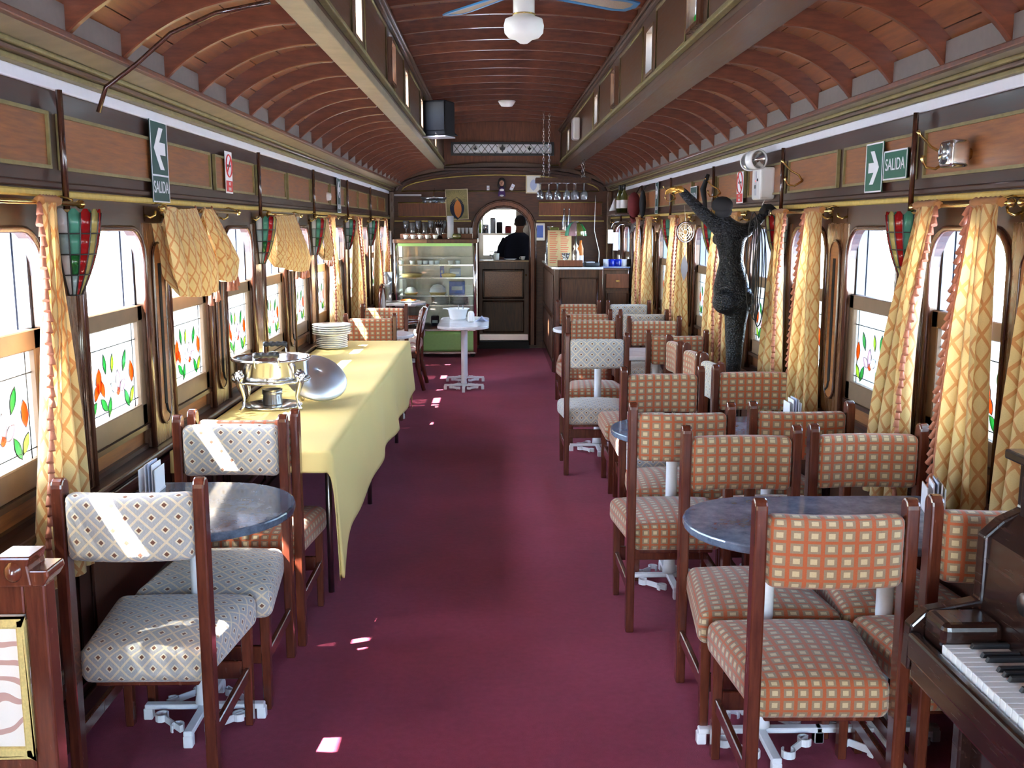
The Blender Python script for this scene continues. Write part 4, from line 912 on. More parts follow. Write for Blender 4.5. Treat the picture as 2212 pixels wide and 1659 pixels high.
def make_lamp(s):
    t = thing('wall_lamp', 'lamp', 'lamp')
    A = [-1.5+3.0*i/8 for i in range(9)]
    for i in range(8):
        for j in range(4):
            m = MB(); nu, nv = 3, 2; vs = []
            for off in (0, -.003):
                for b in range(nv+1):
                    for a in range(nu+1):
                        th = A[i]+.018+(A[i+1]-A[i]-.036)*a/nu; tt = j*.25+.008+.234*b/nv
                        p = lamp_pt(s, th, tt, off); z = p[2]
                        if j == 0 and b == 0: z += .016*math.sin(PI*a/nu)
                        vs.append((p[0], p[1], z))
            w = nu+1; N = w*(nv+1); fs = []
            for b in range(nv):
                for a in range(nu): q = b*w+a; fs += [(q, q+1, q+w+1, q+w), (N+q, N+q+w, N+q+w+1, N+q+1)]
            for a in range(nu): fs += [(a, N+a, N+a+1, a+1), (nv*w+a, nv*w+a+1, N+nv*w+a+1, N+nv*w+a)]
            for b in range(nv): fs += [(b*w, (b+1)*w, N+(b+1)*w, N+b*w), (b*w+nu, N+b*w+nu, N+(b+1)*w+nu, (b+1)*w+nu)]
            m.add(vs, fs, True); m.build('glass_piece', STR[i][j], t)
    m = MB()
    for j in range(1, 5): m.tube([lamp_pt(s, A[0]+(A[8]-A[0])*i/12, j*.25) for i in range(13)], .0022, 4)
    for a in A: m.tube([lamp_pt(s, a, i/8) for i in range(9)], .0025, 4)
    m.build('lead_came', 'black_plastic', t)
    m = MB(); m.box(XW[s]+s*-.012, XW[s], -.03, .03, 1.46, 1.70); m.build('wall_plate', 'brass', t)
    m = MB(); m.lathe([(.0001, 1.52), (.022, 1.54), (.028, 1.58), (.02, 1.62), (.012, 1.66), (.0001, 1.66)], 12, (XW[s]-s*.05, 0, 0)); m.build('bulb', 'milk_glass', t)
    return t
for s in (-1, 1):
    ks = [k for k in range(len(POSTS[s])) if LAMP[s](k-5) and k >= 5]; ks = ks[:5] if s < 0 else ks[:4]
    pr = make_lamp(s)
    for i, k in enumerate(ks):
        c = pr if i == 0 else copy_tree(pr); c.location = (0, POSTS[s][k]+(.055 if s < 0 else .02), 0); c['label'] = LAMPLAB[s][i]; c['group'] = 'stained glass wall lamps'
# brass hooks
def hook_mesh(s):
    W = WF(s); m = MB(); m.box(W(0,0,0)[0], W(-.006,0,0)[0], -.008, .008, 1.665, 1.725)
    m.tube([W(-.006, 0, 1.69), W(-.03, 0, 1.68), W(-.045, .01, 1.69), W(-.045, .018, 1.705)], .005, 6); return m.mesh('window_hook', 'brass')
for s in (-1, 1):
    me = hook_mesh(s)
    for k, y in enumerate(POSTS[s]):
        if k >= 5 and k % 2 == (0 if s < 0 else 1) or (s < 0 and k in (6, 7)):
            for dy in (-.10, .10):
                o = obj('window_hook', me, loc=(0, y+dy, 0)); tag(o, 'small brass hook on the window header, %s wall' % ('buffet side' if s < 0 else 'piano side'), 'hook', 'brass hooks along the window headers, %s side' % ('buffet' if s < 0 else 'piano'))
def coat_hook(y, z, lab):
    W = WF(1); t = thing('coat_hook', lab, 'hook')
    m = MB(); m.lathe([(.0001, 0), (.018, 0), (.014, .012), (.0001, .014)], 12, W(-.002, y, z-.03), 'x'); m.xf(Matrix.Identity(4)); m.build('rosette', 'brass', t)
    m = MB(); m.tube([W(-.01, y, z-.03), W(-.05, y, z-.055), W(-.085, y, z-.05), W(-.10, y, z-.02), W(-.095, y, z-.01)], [.006, .005, .005, .006, .008], 6); m.build('lower_prong', 'brass', t)
    m = MB(); m.tube([W(-.01, y, z-.03), W(-.03, y, z+.0), W(-.07, y, z+.02), W(-.11, y, z+.06), W(-.12, y, z+.075)], [.006, .005, .005, .005, .008], 6); m.build('upper_prong', 'brass', t)
coat_hook(3.52, 1.90, 'brass double coat hook beside the square chrome wall light'); coat_hook(5.16, 1.905, 'brass double coat hook between the exit sign and emergency light'); coat_hook(7.0, 1.90, 'brass double coat hook holding a black strap above the statue'); coat_hook(8.72, 1.91, 'brass double coat hook near the statue golden hand')
t = thing('wall_light', 'square chrome wall light with ribbed glass', 'light', (0, 0, 0)); W = WF(1)
m = rbox(.035, .045, .045, .015, 4); m.xf(Matrix.Translation(W(-.06, 3.36, 1.885))); m.build('body', 'steel', t)
m = MB(); m.lathe([(.0001, -.1), (.034, -.1), (.036, -.09), (.036, -.07)], 16, W(0, 3.36, 1.885), 'x'); m.build('lens', 'glass_ware', t)
m = MB(); m.tube([W(0, 3.36, 1.885), W(-.04, 3.36, 1.885)], .02, 10); m.build('mount', 'brass', t)

# ---- signs
def wall_board(s, y0, y1, z0, z1, mat, t, d=.020, th=.003, name='board'):
    m = MB(); m.box(XW[s]-s*d, XW[s]-s*(d+th), y0, y1, z0, z1); return m.build(name, mat, t)
def sign_border(s, y0, y1, z0, z1, t, d=.0235, w=.006, mat='white_card'):
    m = MB(); f = lambda a, b, c, e: m.box(XW[s]-s*d, XW[s]-s*(d+.001), a, b, c, e)
    f(y0, y1, z0, z0+w); f(y0, y1, z1-w, z1); f(y0, y0+w, z0, z1); f(y1-w, y1, z0, z1); m.build('border', mat, t)
def arrow(s, yc, zc, h, t, flip=1, d=.0235):
    # arrow shape in (a along reading direction, b up); points to -a for flip=1
    w = h*.42; P = [(-w, 0), (w*.0, h/2), (w*.72, h/2), (-.02*w, .15*h), (w, .15*h), (w, -.15*h), (-.02*w, -.15*h), (w*.72, -h/2), (w*.0, -h/2)]
    m = MB(); m.prism(P, lambda a, b, c: (XW[s]-s*(d+c), yc+a*flip, zc+b), 0, .001); m.build('arrow', 'white_card', t)
def wall_text(s, txt, yc, zc, size, t, mat='white_card', sx=1, d=.0245):
    o = obj('lettering', text_mesh(txt, size, mat, .0005, sx), t, loc=(XW[s]-s*d, yc, zc), rot=(PI/2, 0, PI/2 if s < 0 else -PI/2)); return o
t = thing('exit_sign', 'dark green exit sign with white arrow above SALIDA, under the white cable duct', 'sign')
wall_board(-1, 4.03, 4.235, 1.742, 2.063, 'green_dark', t); sign_border(-1, 4.03, 4.235, 1.742, 2.063, t, .0235, .005)
m = MB(); m.box(XW[-1]+.0235, XW[-1]+.0245, 4.03, 4.235, 1.845, 1.852); m.build('divider', 'white_card', t)
arrow(-1, 4.135, 1.955, .165, t, 1); wall_text(-1, 'SALIDA', 4.132, 1.80, .068, t, sx=.80)
t = thing('exit_sign', 'green arrow and SALIDA sign pair beside the wall rod, piano side', 'sign')
wall_board(1, 4.07, 4.255, 1.785, 1.985, 'green_sign', t); sign_border(1, 4.07, 4.255, 1.785, 1.985, t); arrow(1, 4.163, 1.885, .135, t, 1)
wall_board(1, 3.83, 4.06, 1.828, 1.942, 'green_sign', t, name='word_board'); sign_border(1, 3.83, 4.06, 1.828, 1.942, t); wall_text(1, 'SALIDA', 3.945, 1.885, .066, t, sx=.88)
t = thing('exit_sign', 'small green SALIDA sign past the small curtain swag', 'sign'); wall_board(-1, 8.80, 9.0, 1.76, 2.06, 'green_dark', t); sign_border(-1, 8.80, 9.0, 1.76, 2.06, t); arrow(-1, 8.9, 1.96, .14, t, 1); wall_text(-1, 'SALIDA', 8.9, 1.81, .06, t, sx=.85)
t = thing('exit_sign', 'green SALIDA sign partly covered by the statue arm', 'sign'); wall_board(1, 7.75, 8.0, 1.80, 1.95, 'green_dark', t); sign_border(1, 7.75, 8.0, 1.80, 1.95, t); wall_text(1, 'SALIDA', 7.875, 1.875, .07, t, sx=.88)
t = thing('exit_sign', 'tall narrow green sign beside the hanging red bag', 'sign'); wall_board(1, 9.55, 9.72, 1.76, 2.06, 'green_dark', t); sign_border(1, 9.55, 9.72, 1.76, 2.06, t); arrow(1, 9.635, 1.96, .12, t, 1); wall_text(1, 'SALIDA', 9.635, 1.81, .05, t, sx=.85)
def no_smoking(s, y0, y1, z0, z1, lab):
    t = thing('no_smoking_sign', lab, 'sign'); yc = (y0+y1)/2; wall_board(s, y0, y1, z0, z1, 'white_card', t); zc = z0+(z1-z0)*.66; r = (y1-y0)*.42
    X = XW[s]-s*.0245
    m = MB(); m.tube([(X, yc+r*math.cos(a), zc+r*math.sin(a)) for a in [2*PI*i/24 for i in range(24)]], .004, 5, True); m.build('ring', 'red_sign', t)
    m = MB(); m.bar((X, yc-r*.7, zc-r*.7), (X, yc+r*.7, zc+r*.7), .004, .008); m.build('slash', 'red_sign', t)
    m = MB(); m.box(X, X-s*.001, yc-r*.65, yc+r*.55, zc-.006, zc+.006); m.build('cigarette', 'black_plastic', t)
    wall_board(s, y0+.006, y1-.006, z0+.008, z0+(z1-z0)*.30, 'red_sign', t, .0235, .001, 'caption_block')
    wall_text(s, 'NO', yc, z0+(z1-z0)*.225, .024, t, sx=.9, d=.0255); wall_text(s, 'FUMAR', yc, z0+(z1-z0)*.10, .022, t, sx=.72, d=.0255)
no_smoking(-1, 5.14, 5.27, 1.812, 2.02, 'white and red no smoking sign above the thrown-up curtains'); no_smoking(1, 6.33, 6.49, 1.79, 1.985, 'white and red no smoking sign behind the emergency light')
# emergency light
t = thing('emergency_light', 'white twin emergency light box with round spot lamp and red indicator', 'light'); W = WF(1)
m = MB(); m.box(1.51, 1.598, 5.68, 5.86, 1.795, 1.975); b = m.build('battery_box', 'white_enamel', t, .014, 3)
m = MB(); m.box(1.507, 1.51, 5.75, 5.79, 1.82, 1.955); m.build('label_strip', 'grey_plastic', b)
m = MB(); m.lathe([(.0001, -.004), (.008, -.004), (.008, 0), (.0001, 0)], 10, (1.509, 5.725, 1.905), 'x'); m.build('test_button', 'black_plastic', b)
m = MB(); m.ball((1.508, 5.76, 1.90), .004); m.build('indicator', 'led_red', b); m = MB(); m.box(1.506, 1.5075, 5.755, 5.785, 1.858, 1.878); m.build('switch', 'black_plastic', b)
for yy, nm in ((5.70, 0), (5.84, 1)):
    D = Matrix.Translation((1.49, yy, 2.015)) @ Matrix.Rotation(.35 if nm == 0 else -.2, 4, 'Z') @ Matrix.Rotation(PI/2, 4, 'X')
    m = MB(); m.lathe([(.0001, -.05), (.045, -.045), (.055, -.03), (.056, .03), (.05, .032), (.048, .02)], 24); m.xf(D); h = m.build('lamp_head', 'white_enamel', t)
    m = MB(); m.lathe([(.0001, -.02), (.025, -.005), (.045, .02)], 20); m.xf(D); m.build('reflector', 'steel', h)
    m = MB(); m.lathe([(.0001, .026), (.047, .024)], 20); m.xf(D); m.build('lens', 'glass', h)
    m = MB(); m.tube([(1.53, yy, 1.97), (1.50, yy, 2.0)], .012, 8); m.build('neck', 'white_enamel', h)
m = MB(); m.tube([(1.55, 5.70, 1.795), (1.54, 5.72, 1.77), (1.55, 5.76, 1.762), (1.57, 5.80, 1.79)], .0025, 5); m.build('cord', 'white_enamel', t)
t = thing('black_strap', 'black strap hanging from a brass hook behind the statue arm', 'strap'); m = MB(); m.tube([(1.50, 7.0, 2.0), (1.47, 7.02, 1.9), (1.49, 7.0, 1.76)], [.012, .022, .012], 8); m.build('strap', 'black_cloth', t)
t = thing('wall_button', 'round white wall button past the no smoking sign', 'button'); m = MB(); m.lathe([(.0001, .045), (.028, .04), (.034, .02), (.034, 0)], 16, (XW[-1], 8.35, 1.885), 'x'); m.build('cap', 'white_enamel', t)

# ---- ceiling fan, lamps, television, speaker
t = thing('ceiling_fan', 'white ceiling fan with blue-edged cane blades and milk glass lamp', 'ceiling fan', (.158, 5.0, 0))
m = MB(); m.lathe([(.0001, 2.955), (.05, 2.955), (.05, 2.93), (.018, 2.925), (.018, 2.86), (.08, 2.85), (.095, 2.83), (.095, 2.77), (.06, 2.745), (.045, 2.73), (.0001, 2.73)], 24); m.build('motor', 'white_enamel', t)
m = MB(); m.lathe([(.0001, 2.74), (.052, 2.74), (.052, 2.655), (.05, 2.645), (.0001, 2.645)], 24); m.build('lamp_fitter', 'white_enamel', t)
m = MB(); m.lathe([(.05, 2.652), (.055, 2.640), (.09, 2.628), (.097, 2.60), (.093, 2.565), (.075, 2.545), (.045, 2.537), (.02, 2.518), (.0001, 2.514)], 28); m.build('lamp_globe', 'milk_glass', t)
m = MB(); m.tube([(.054*math.cos(a), .054*math.sin(a), 2.650) for a in [2*PI*i/24 for i in range(24)]], .004, 5, True); m.build('chain_ring', 'brass', t)
for k in range(4):
    a = math.radians(122.5-90*k); R = Matrix.Rotation(a, 4, 'Z') @ Matrix.Rotation(math.radians(-9), 4, 'X')
    R.translation = (0, 0, 2.764)
    o_ = [(.14, -.045), (.60, -.075), (.68, -.06), (.70, 0), (.68, .06), (.60, .075), (.14, .045)]; i_ = [(.17, -.025), (.60, -.052), (.65, -.042), (.665, 0), (.65, .042), (.60, .052), (.17, .025)]
    m = MB(); m.strip(o_+[o_[0]], i_+[i_[0]], lambda x, y, c: (x, y, c), -.004, .004); m.xf(R); b = m.build('blade', 'fan_blue', t)
    m = MB(); m.prism(i_, lambda x, y, c: (x, y, c), -.002, .002); m.xf(R); m.build('cane_insert', 'cane', b)
    m = MB(); m.bar((.06, 0, .006), (.18, 0, .006), .03, .006); m.xf(R); m.build('blade_arm', 'white_enamel', b)
t = thing('ceiling_lamp', 'small white ceiling lamp far along the upper deck', 'lamp', (.165, 10.9, 0)); m = MB(); m.lathe([(.0001, 2.95), (.085, 2.95), (.085, 2.935), (.06, 2.90), (.0001, 2.895)], 20); m.build('shade', 'milk_glass', t)
m = MB(); m.lathe([(.09, 2.956), (.095, 2.945), (.085, 2.94)], 20); m.build('rim', 'white_enamel', t)
t = thing('television', 'black box television on a bracket under the roof', 'television', (-.47, 9.62, 2.47), math.radians(-22))
m = MB(); m.box(-.12, .12, -.17, .05, .0, .32); m.build('case', 'black_matte', t, .015); m = MB(); m.prism([(-.11, .02), (.11, .02), (.07, .05), (.07, .28), (-.07, .28), (-.11, .30)], lambda a, b, c: (a, c, b), .05, .16); m.build('tube_cover', 'black_matte', t, .01)
m = MB(); m.box(-.11, .11, -.178, -.17, .05, .30); m.build('screen', 'black_matte', t); m = MB(); m.bar((-.12, .0, .16), (-.165, 0, .16), .06, .12); m.build('bracket', 'black_plastic', t)
m = MB(); m.box(-.12, .12, -.172, .05, -.012, .0); m.build('shelf', 'grey_plastic', t)
t = thing('wall_speaker', 'white wall speaker high beside the chains', 'speaker', (.905, 10.5, 2.52)); m = MB(); m.box(-.07, .0, -.09, .09, 0, .22); m.build('case', 'white_enamel', t, .015); m = MB(); m.box(-.076, -.07, -.075, .075, .015, .205); m.build('grille', 'grey_plastic', t)

# ---- glass rack on chains
t = thing('glass_rack', 'wooden stemware rack hanging on chains above the bar', 'rack', (0, 0, 0)); RY = 11.5
m = MB(); m.box(.50, 1.12, RY-.14, RY+.14, 2.155, 2.18); m.build('board', 'wood_bar', t)
for yy in (-.10, -.03, .04, .11): m = MB(); m.box(.50, 1.12, RY+yy-.008, RY+yy+.008, 2.125, 2.155); m.build('slat', 'wood_bar', t)
def chain(x, y, z0, z1):
    n = int((z1-z0)/.03); m = MB()
    for i in range(n):
        zc = z0+(i+.5)*(z1-z0)/n; a = (i % 2)*PI/2
        m.tube([(x+.010*math.cos(q)*math.cos(a), y+.010*math.cos(q)*math.sin(a), zc+.02*math.sin(q)) for q in [2*PI*k/8 for k in range(8)]], .003, 4, True)
    o = m.build('chain', 'steel', t); o['kind'] = 'stuff'
chain(.585, RY-.12, 2.18, 2.90); chain(.66, RY+.12, 2.18, 2.90); chain(1.04, RY-.12, 2.18, 2.383); chain(1.04, RY+.12, 2.18, 2.383)
mg = MB(); mg.lathe([(.034, 0), (.034, -.002), (.006, -.008), (.004, -.03), (.004, -.075), (.012, -.085), (.032, -.11), (.036, -.14), (.028, -.185), (.0265, -.185), (.034, -.14), (.03, -.112), (.006, -.085)], 14); me_g = mg.mesh('wine_glass', 'glass_ware')
for yy in (-.065, .005, .075):
    for i in range(6):
        o = obj('wine_glass', me_g, loc=(.54+.10*i+.02*random.random(), RY+yy, 2.127)); tag(o, 'wine glass hanging upside down from the stemware rack', 'wine glass', 'wine glasses on the hanging rack')

# ---- black statue
SX, SY = 0, 5.50
t = thing('statue', 'black scaled mermaid figurehead with arms raised, seen from behind', 'statue')
m = MB(); prof = [(.30, 1.365, .03, .03), (.55, 1.36, .032, .036), (.70, 1.355, .036, .04), (.85, 1.352, .043, .045), (1.0, 1.354, .053, .054), (1.10, 1.356, .060, .062), (1.17, 1.358, .068, .072), (1.23, 1.342, .095, .08), (1.29, 1.328, .108, .08), (1.36, 1.325, .094, .07), (1.46, 1.320, .067, .055), (1.55, 1.312, .082, .06), (1.62, 1.310, .098, .06), (1.655, 1.305, .085, .05), (1.68, 1.29, .045, .04), (1.70, 1.275, .032, .034), (1.72, 1.265, .03, .03)]
n = 16; vs = []; fs = []
for z, x, rx, ry in prof:
    for k in range(n): a = 2*PI*k/n; vs.append((x+rx*math.cos(a), SY+ry*math.sin(a), z))
for i in range(len(prof)-1):
    for k in range(n): fs.append((i*n+k, i*n+(k+1) % n, (i+1)*n+(k+1) % n, (i+1)*n+k))
fs += [tuple(range(n))[::-1], tuple((len(prof)-1)*n+k for k in range(n))]; m.add(vs, fs, True)
m.ball((1.282, SY-.052, 1.236), .075, .074, .073, 18); m.ball((1.38, SY-.042, 1.252), .066, .066, .068, 18)
m.ball((1.26, SY+.075, 1.575), .04); m.ball((1.355, SY+.075, 1.575), .04)
m.tube([(1.275, SY, 1.625), (1.222, SY, 1.655), (1.13, SY+.02, 1.745), (1.03, SY, 1.842)], [.05, .045, .036, .028], 12)
m.tube([(1.36, SY, 1.61), (1.405, SY, 1.625), (1.44, SY-.01, 1.66), (1.492, SY-.022, 1.718)], [.048, .042, .033, .028], 12)
b = m.build('body', 'scaled_bronze', t); rm = b.modifiers.new('remesh', 'REMESH'); rm.mode = 'VOXEL'; rm.voxel_size = .0105; rm.use_smooth_shade = True; sm_ = b.modifiers.new('smooth', 'SMOOTH'); sm_.factor = .6; sm_.iterations = 22
m = MB(); m.ball((1.257, SY, 1.745), .054, .062, .058, 16); h = m.build('head', 'gold_leaf', t)
m = MB(); m.ball((1.257, SY-.012, 1.757), .059, .062, .050, 16); m.ball((1.262, SY-.02, 1.725), .05, .045, .035, 12); m.build('hair', 'black_cloth', h)
m = MB(); m.ball((1.022, SY, 1.845), .026, .014, .018)
for q in range(4): m.tube([(1.005, SY-.012+.008*q, 1.853-.005*q), (.975, SY-.012+.008*q, 1.850-.006*q), (.948, SY-.010+.008*q, 1.834-.005*q)], [.0065, .006, .004], 6)
m.tube([(1.02, SY-.012, 1.835), (.995, SY-.018, 1.822)], [.007, .005], 6); m.tube([(1.045, SY, 1.832), (1.02, SY, 1.845)], [.018, .018], 8)
m.build('hand', 'gold_leaf', t)
m = MB(); m.ball((1.49, SY-.022, 1.715), .02, .014, .018)
for q in range(4): m.tube([(1.485+.006*q, SY-.03, 1.725), (1.485+.008*q, SY-.03, 1.75), (1.482+.009*q, SY-.022, 1.765)], [.006, .0055, .004], 6)
m.build('hand', 'black_cloth', t)
m = MB(); m.lathe([(.0001, 0), (.12, 0), (.12, .03), (.05, .06), (.03, .32), (.0001, .32)], 20, (1.365, SY, 0)); m.build('plinth', 'wood_piano', t)
# coiled cable, dream catcher
t = thing('cable_coil', 'loops of black cable hanging beside the statue', 'cable')
for q in range(5):
    m = MB(); yy = 5.36+.02*q; xa = 1.40+.016*q; m.tube([(xa+.02*math.sin(a), yy+.05*math.sin(a)*(1 if q % 2 else -1), 1.45-.27*math.cos(a)-.02*q) for a in [2*PI*i/24 for i in range(24)]], .0035, 5, True); m.build('loop', 'rubber', t)
m = MB(); m.tube([(1.44, 5.36, 1.72), (1.46, 5.38, 1.745), (1.50, 5.42, 1.75), (1.545, 5.45, 1.72)], .016, 8); m.build('hanger_band', 'rubber', t)
t = thing('dream_catcher', 'woven ring dream catcher with a hanging feather', 'dream catcher'); DCX, DCY, DCZ = 1.47, 7.62, 1.60
m = MB(); ring = [(DCX, 0, 0)]; P_ = lambda r, a: (DCX+r*math.cos(a)*.9, DCY+r*math.cos(a)*.3, DCZ+r*math.sin(a))
m.tube([P_(.075, 2*PI*i/24) for i in range(24)], .006, 6, True); m.build('hoop', 'wood_bead', t)
m = MB()
for r in (.055, .038, .02): m.tube([P_(r*(1+.12*(i % 2)), 2*PI*i/16) for i in range(16)], .002, 4, True)
for i in range(8): m.tube([P_(.075, 2*PI*i/8), P_(.018, 2*PI*i/8+.5)], .0018, 4)
m.build('web', 'rope_cream', t)
m = MB(); m.prism(leaf_poly(0, 0, .20, .055, -PI/2), lambda a, b, c: (DCX+a, DCY+c, DCZ-.27+b), -.002, .002); m.build('feather', 'grey_block', t)
m = MB(); m.tube([(DCX, DCY, DCZ-.075), (DCX, DCY, DCZ-.18)], .002, 4); m.tube([(DCX, DCY, DCZ+.075), (DCX, DCY+.05, 1.80)], .002, 4); m.ball((DCX, DCY, DCZ-.12), .008); m.build('cord', 'rope_cream', t)
# ================================================================ PIANO
t = thing('upright_piano', 'dark upright piano with open keyboard against the window wall', 'piano', (.035, 0, 0)); t.scale = (1, 1, .96)
YE = lambda a, b, c: (a, c, b)
endp = [(1.10, 0), (1.50, 0), (1.50, 1.15), (1.215, 1.15), (1.215, 1.03), (1.165, 1.005), (1.125, .965), (1.125, .80), (1.0, .775), (.962, .735), (.958, .62), (1.10, .585)]
m = MB(); m.prism(endp, YE, 2.235, 2.275); m.build('end_panel', 'wood_piano', t, .006); m = MB(); m.prism(endp, YE, .70, .74); m.build('end_panel', 'wood_piano', t, .006)
m = MB(); m.box(.965, 1.15, .74, 2.235, .60, .69); m.build('key_bed', 'wood_piano', t, .01)
m = MB(); m.box(.955, .983, .74, 2.235, .655, .722); m.build('key_slip', 'wood_piano', t, .008)
for y0, y1 in ((2.125, 2.233), (.742, .85)): m = MB(); m.box(.99, 1.13, y0, y1, .69, .785); m.build('cheek_block', 'wood_piano', t, .018, 3)
m = MB(); m.box(1.128, 1.15, .74, 2.235, .69, .79); m.build('key_fallboard', 'wood_piano', t)
m = MB(); m.prism([(1.15, .79), (1.20, .80), (1.20, 1.02), (1.135, .965), (1.13, .79)], YE, .74, 2.235); m.build('name_board', 'wood_piano', t)
m = MB(); m.box(1.20, 1.50, .74, 2.235, .79, 1.12); m.build('upper_case', 'wood_piano', t, .006)
m = MB(); m.box(1.18, 1.505, .69, 2.285, 1.15, 1.175); m.build('lid', 'wood_piano', t, .006)
m = MB(); m.box(1.13, 1.50, .74, 2.235, .06, .60); m.build('lower_case', 'wood_piano', t)
m = MB(); m.box(1.14, 1.50, .74, 2.235, 0, .06); m.build('plinth', 'wood_piano', t)
mk = MB(); mk.box(.987, 1.127, -.0108, .0108, .70, .738); me_w = mk.mesh('white_key', 'white_enamel'); mk = MB(); mk.prism([(1.040, .738), (1.046, .75), (1.127, .75), (1.127, .738)], YE, -.0055, .0055); me_b = mk.mesh('black_key', 'black_plastic')
for i in range(52):
    y = 2.112-.0237*i; obj('white_key', me_w, t, .0015, 1, (0, y, 0))
    if i < 51 and i % 7 in (0, 2, 3, 5, 6): obj('black_key', me_b, t, .001, 1, (0, y-.01185, 0))
m = MB(); m.lathe([(.0001, -.006), (.026, -.006), (.03, 0), (.03, .006), (.0001, .006)], 20, (1.135, 2.06, .86), 'x'); m.build('medallion', 'steel_dark', t)

# ================================================================ CAKE CASE
CX0, CX1, CY0, CY1 = -1.225, -.186, 12.5, 13.28
t = thing('cake_case', 'glass-fronted refrigerated cake case with lime green panels and chrome posts', 'display case')
m = MB(); m.box(CX0+.03, CX1-.03, CY0+.02, CY1, .06, .355); m.build('base_cabinet', 'wood_door', t)
m = MB(); m.prism([(CY0+.03, .07), (CY0-.005, .10), (CY0-.01, .30), (CY0+.01, .33), (CY0+.03, .335)], lambda a, b, c: (c, a, b), CX0+.06, CX1-.05); m.build('green_panel', 'green_case', t)
m = MB(); m.box(CX0+.02, CX1-.02, CY0-.005, CY0+.03, .335, .362); m.build('chrome_rail', 'steel', t, .004); m = MB(); m.box(CX0+.04, CX1-.02, CY0-.002, CY0+.03, .045, .07); m.build('chrome_rail', 'steel', t, .004)
for x in (CX0+.025, CX1-.025):
    m = MB(); m.tube([(x, CY0+.01, .355), (x, CY0+.01, 1.43)], .02, 12); m.build('front_post', 'steel', t)
    m = MB(); m.box(x-.02, x+.02, CY1-.05, CY1, .355, 1.43); m.build('rear_post', 'steel', t); m = MB(); m.box(x-.02, x+.02, CY0+.0, CY0+.03, .06, .335); m.build('corner_strip', 'red_cloth', t)
for z in (1.255, 1.162, 1.0, .776, .655):
    m = MB(); m.box(CX0+.05, CX1-.05, CY0+.09, CY1-.05, z-.008, z); q = m.build('shelf', 'glass_ware', t); m = MB(); m.box(CX0+.05, CX1-.05, CY0+.08, CY0+.09, z-.012, z+.004); m.build('shelf_edge', 'steel_dark' if z > 1.2 else 'steel', q)
m = MB(); m.box(CX0+.04, CX1-.04, CY0+.002, CY0+.008, .36, 1.415); m.build('front_glass', 'glass', t)
m = MB(); m.box(CX0+.04, CX1-.04, CY1-.03, CY1-.02, .36, 1.42); m.build('back_panel', 'steel_dark', t)
for x in (CX0+.02, CX1-.025): m = MB(); m.box(x, x+.005, CY0+.03, CY1-.05, .36, 1.42); m.build('side_glass', 'glass', t)
m = MB(); m.box(CX0+.06, CX1-.06, CY0-.01, CY0+.05, 1.395, 1.432); m.build('light_canopy', 'green_case', t)
m = MB(); m.box(CX0, CX1+.01, CY0-.02, CY1, 1.432, 1.482); m.build('top_board', 'wood_bar', t, .006); m = MB(); m.box(CX0+.05, CX0+.42, CY0-.026, CY0-.02, 1.437, 1.478); m.build('front_lath', 'wood_counter', t)
for x in (CX0+.06, CX1-.06):
    for y in (CY0+.07, CY1-.07): m = MB(); m.lathe([(.0001, -.012), (.03, -.012), (.03, .012), (.0001, .012)], 14, (x, y, .03), 'y'); m.tube([(x, y, .03), (x, y, .07)], .012, 6); m.build('castor', 'rubber', t)
m = MB(); m.box(CX0+.06, CX1-.06, 12.86, 13.20, 1.483, 1.545); m2 = m; step = one(m, 'step_shelf', 'wood_door', 'red-brown step shelf on top of the cake case', 'shelf')
# case contents
mr = MB(); mr.lathe([(.0001, 0), (.026, 0), (.036, .05), (.034, .05), (.024, .004), (.0001, .004)], 14); me_r = mr.mesh('ramekin', 'white_enamel')
for x in (-1.14, -1.0, -.91, -.84, -.765, -.69, -.52, -.43): tag(obj('ramekin', me_r, loc=(x, 12.66+.03*(abs(x*37) % 1), 1.163)), 'white ramekin on the upper glass shelf of the cake case', 'ramekin', 'ramekins in the cake case')
def pie(x, z, r, h, topm, lab, dome):
    t = thing('cake', lab, 'cake', (x, 12.74, z)); m = MB(); m.lathe([(.0001, 0), (r*.8, 0), (r, h), (r*.95, h), (.0001, h)], 24); m.build('crust', 'cake', t)
    m = MB(); m.lathe([(r*.95, h), (r*.85, h+dome*.5), (r*.5, h+dome*.9), (.0001, h+dome)], 24); m.build('topping', topm, t)
pie(-1.02, 1.001, .14, .04, 'cake', 'flat golden tart on the middle shelf of the cake case', .008); pie(-.69, .777, .11, .035, 'cream_food', 'meringue-topped pie in the cake case', .10); pie(-1.03, .777, .085, .03, 'cream_food', 'small cream cake beside the meringue pie', .07); pie(-.55, 1.001, .10, .03, 'cake', 'small brown cake behind the blue packets', .02)
for gx, gn, gl in ((-.66, 7, 'plate in the wider stack inside the cake case'), (-.42, 7, 'plate in the narrower stack inside the cake case')):
    for i in range(gn): tag(obj('side_plate', me_sp, loc=(gx, 12.78, .656+.0135*i)), gl, 'plate', gl.replace('plate in', 'plates of'))
for i, (x, z, w, h, mat, lab) in enumerate(((-.64, 1.001, .05, .13, 'blue_plastic', 'tall blue packet on the middle shelf of the cake case'), (-.47, 1.001, .14, .10, 'napkin_blue', 'wide pale blue packet on the middle shelf of the cake case'), (-.45, .777, .20, .16, 'blue_plastic', 'bright blue box behind the meringue pie'), (-.74, .363, .10, .12, 'dark_blue_cloth', 'dark blue packet low in the cake case'), (-.95, .363, .09, .07, 'white_card', 'white carton low in the cake case'))):
    t = thing('packet', lab, 'packet', (x, 12.95, z)); m = MB(); m.box(-w/2, w/2, -.04, .04, 0, h); m.build('carton', mat, t, .004); m = MB(); m.box(-w*.35, w*.35, -.042, -.04, h*.3, h*.6); m.build('label', 'white_card', t)
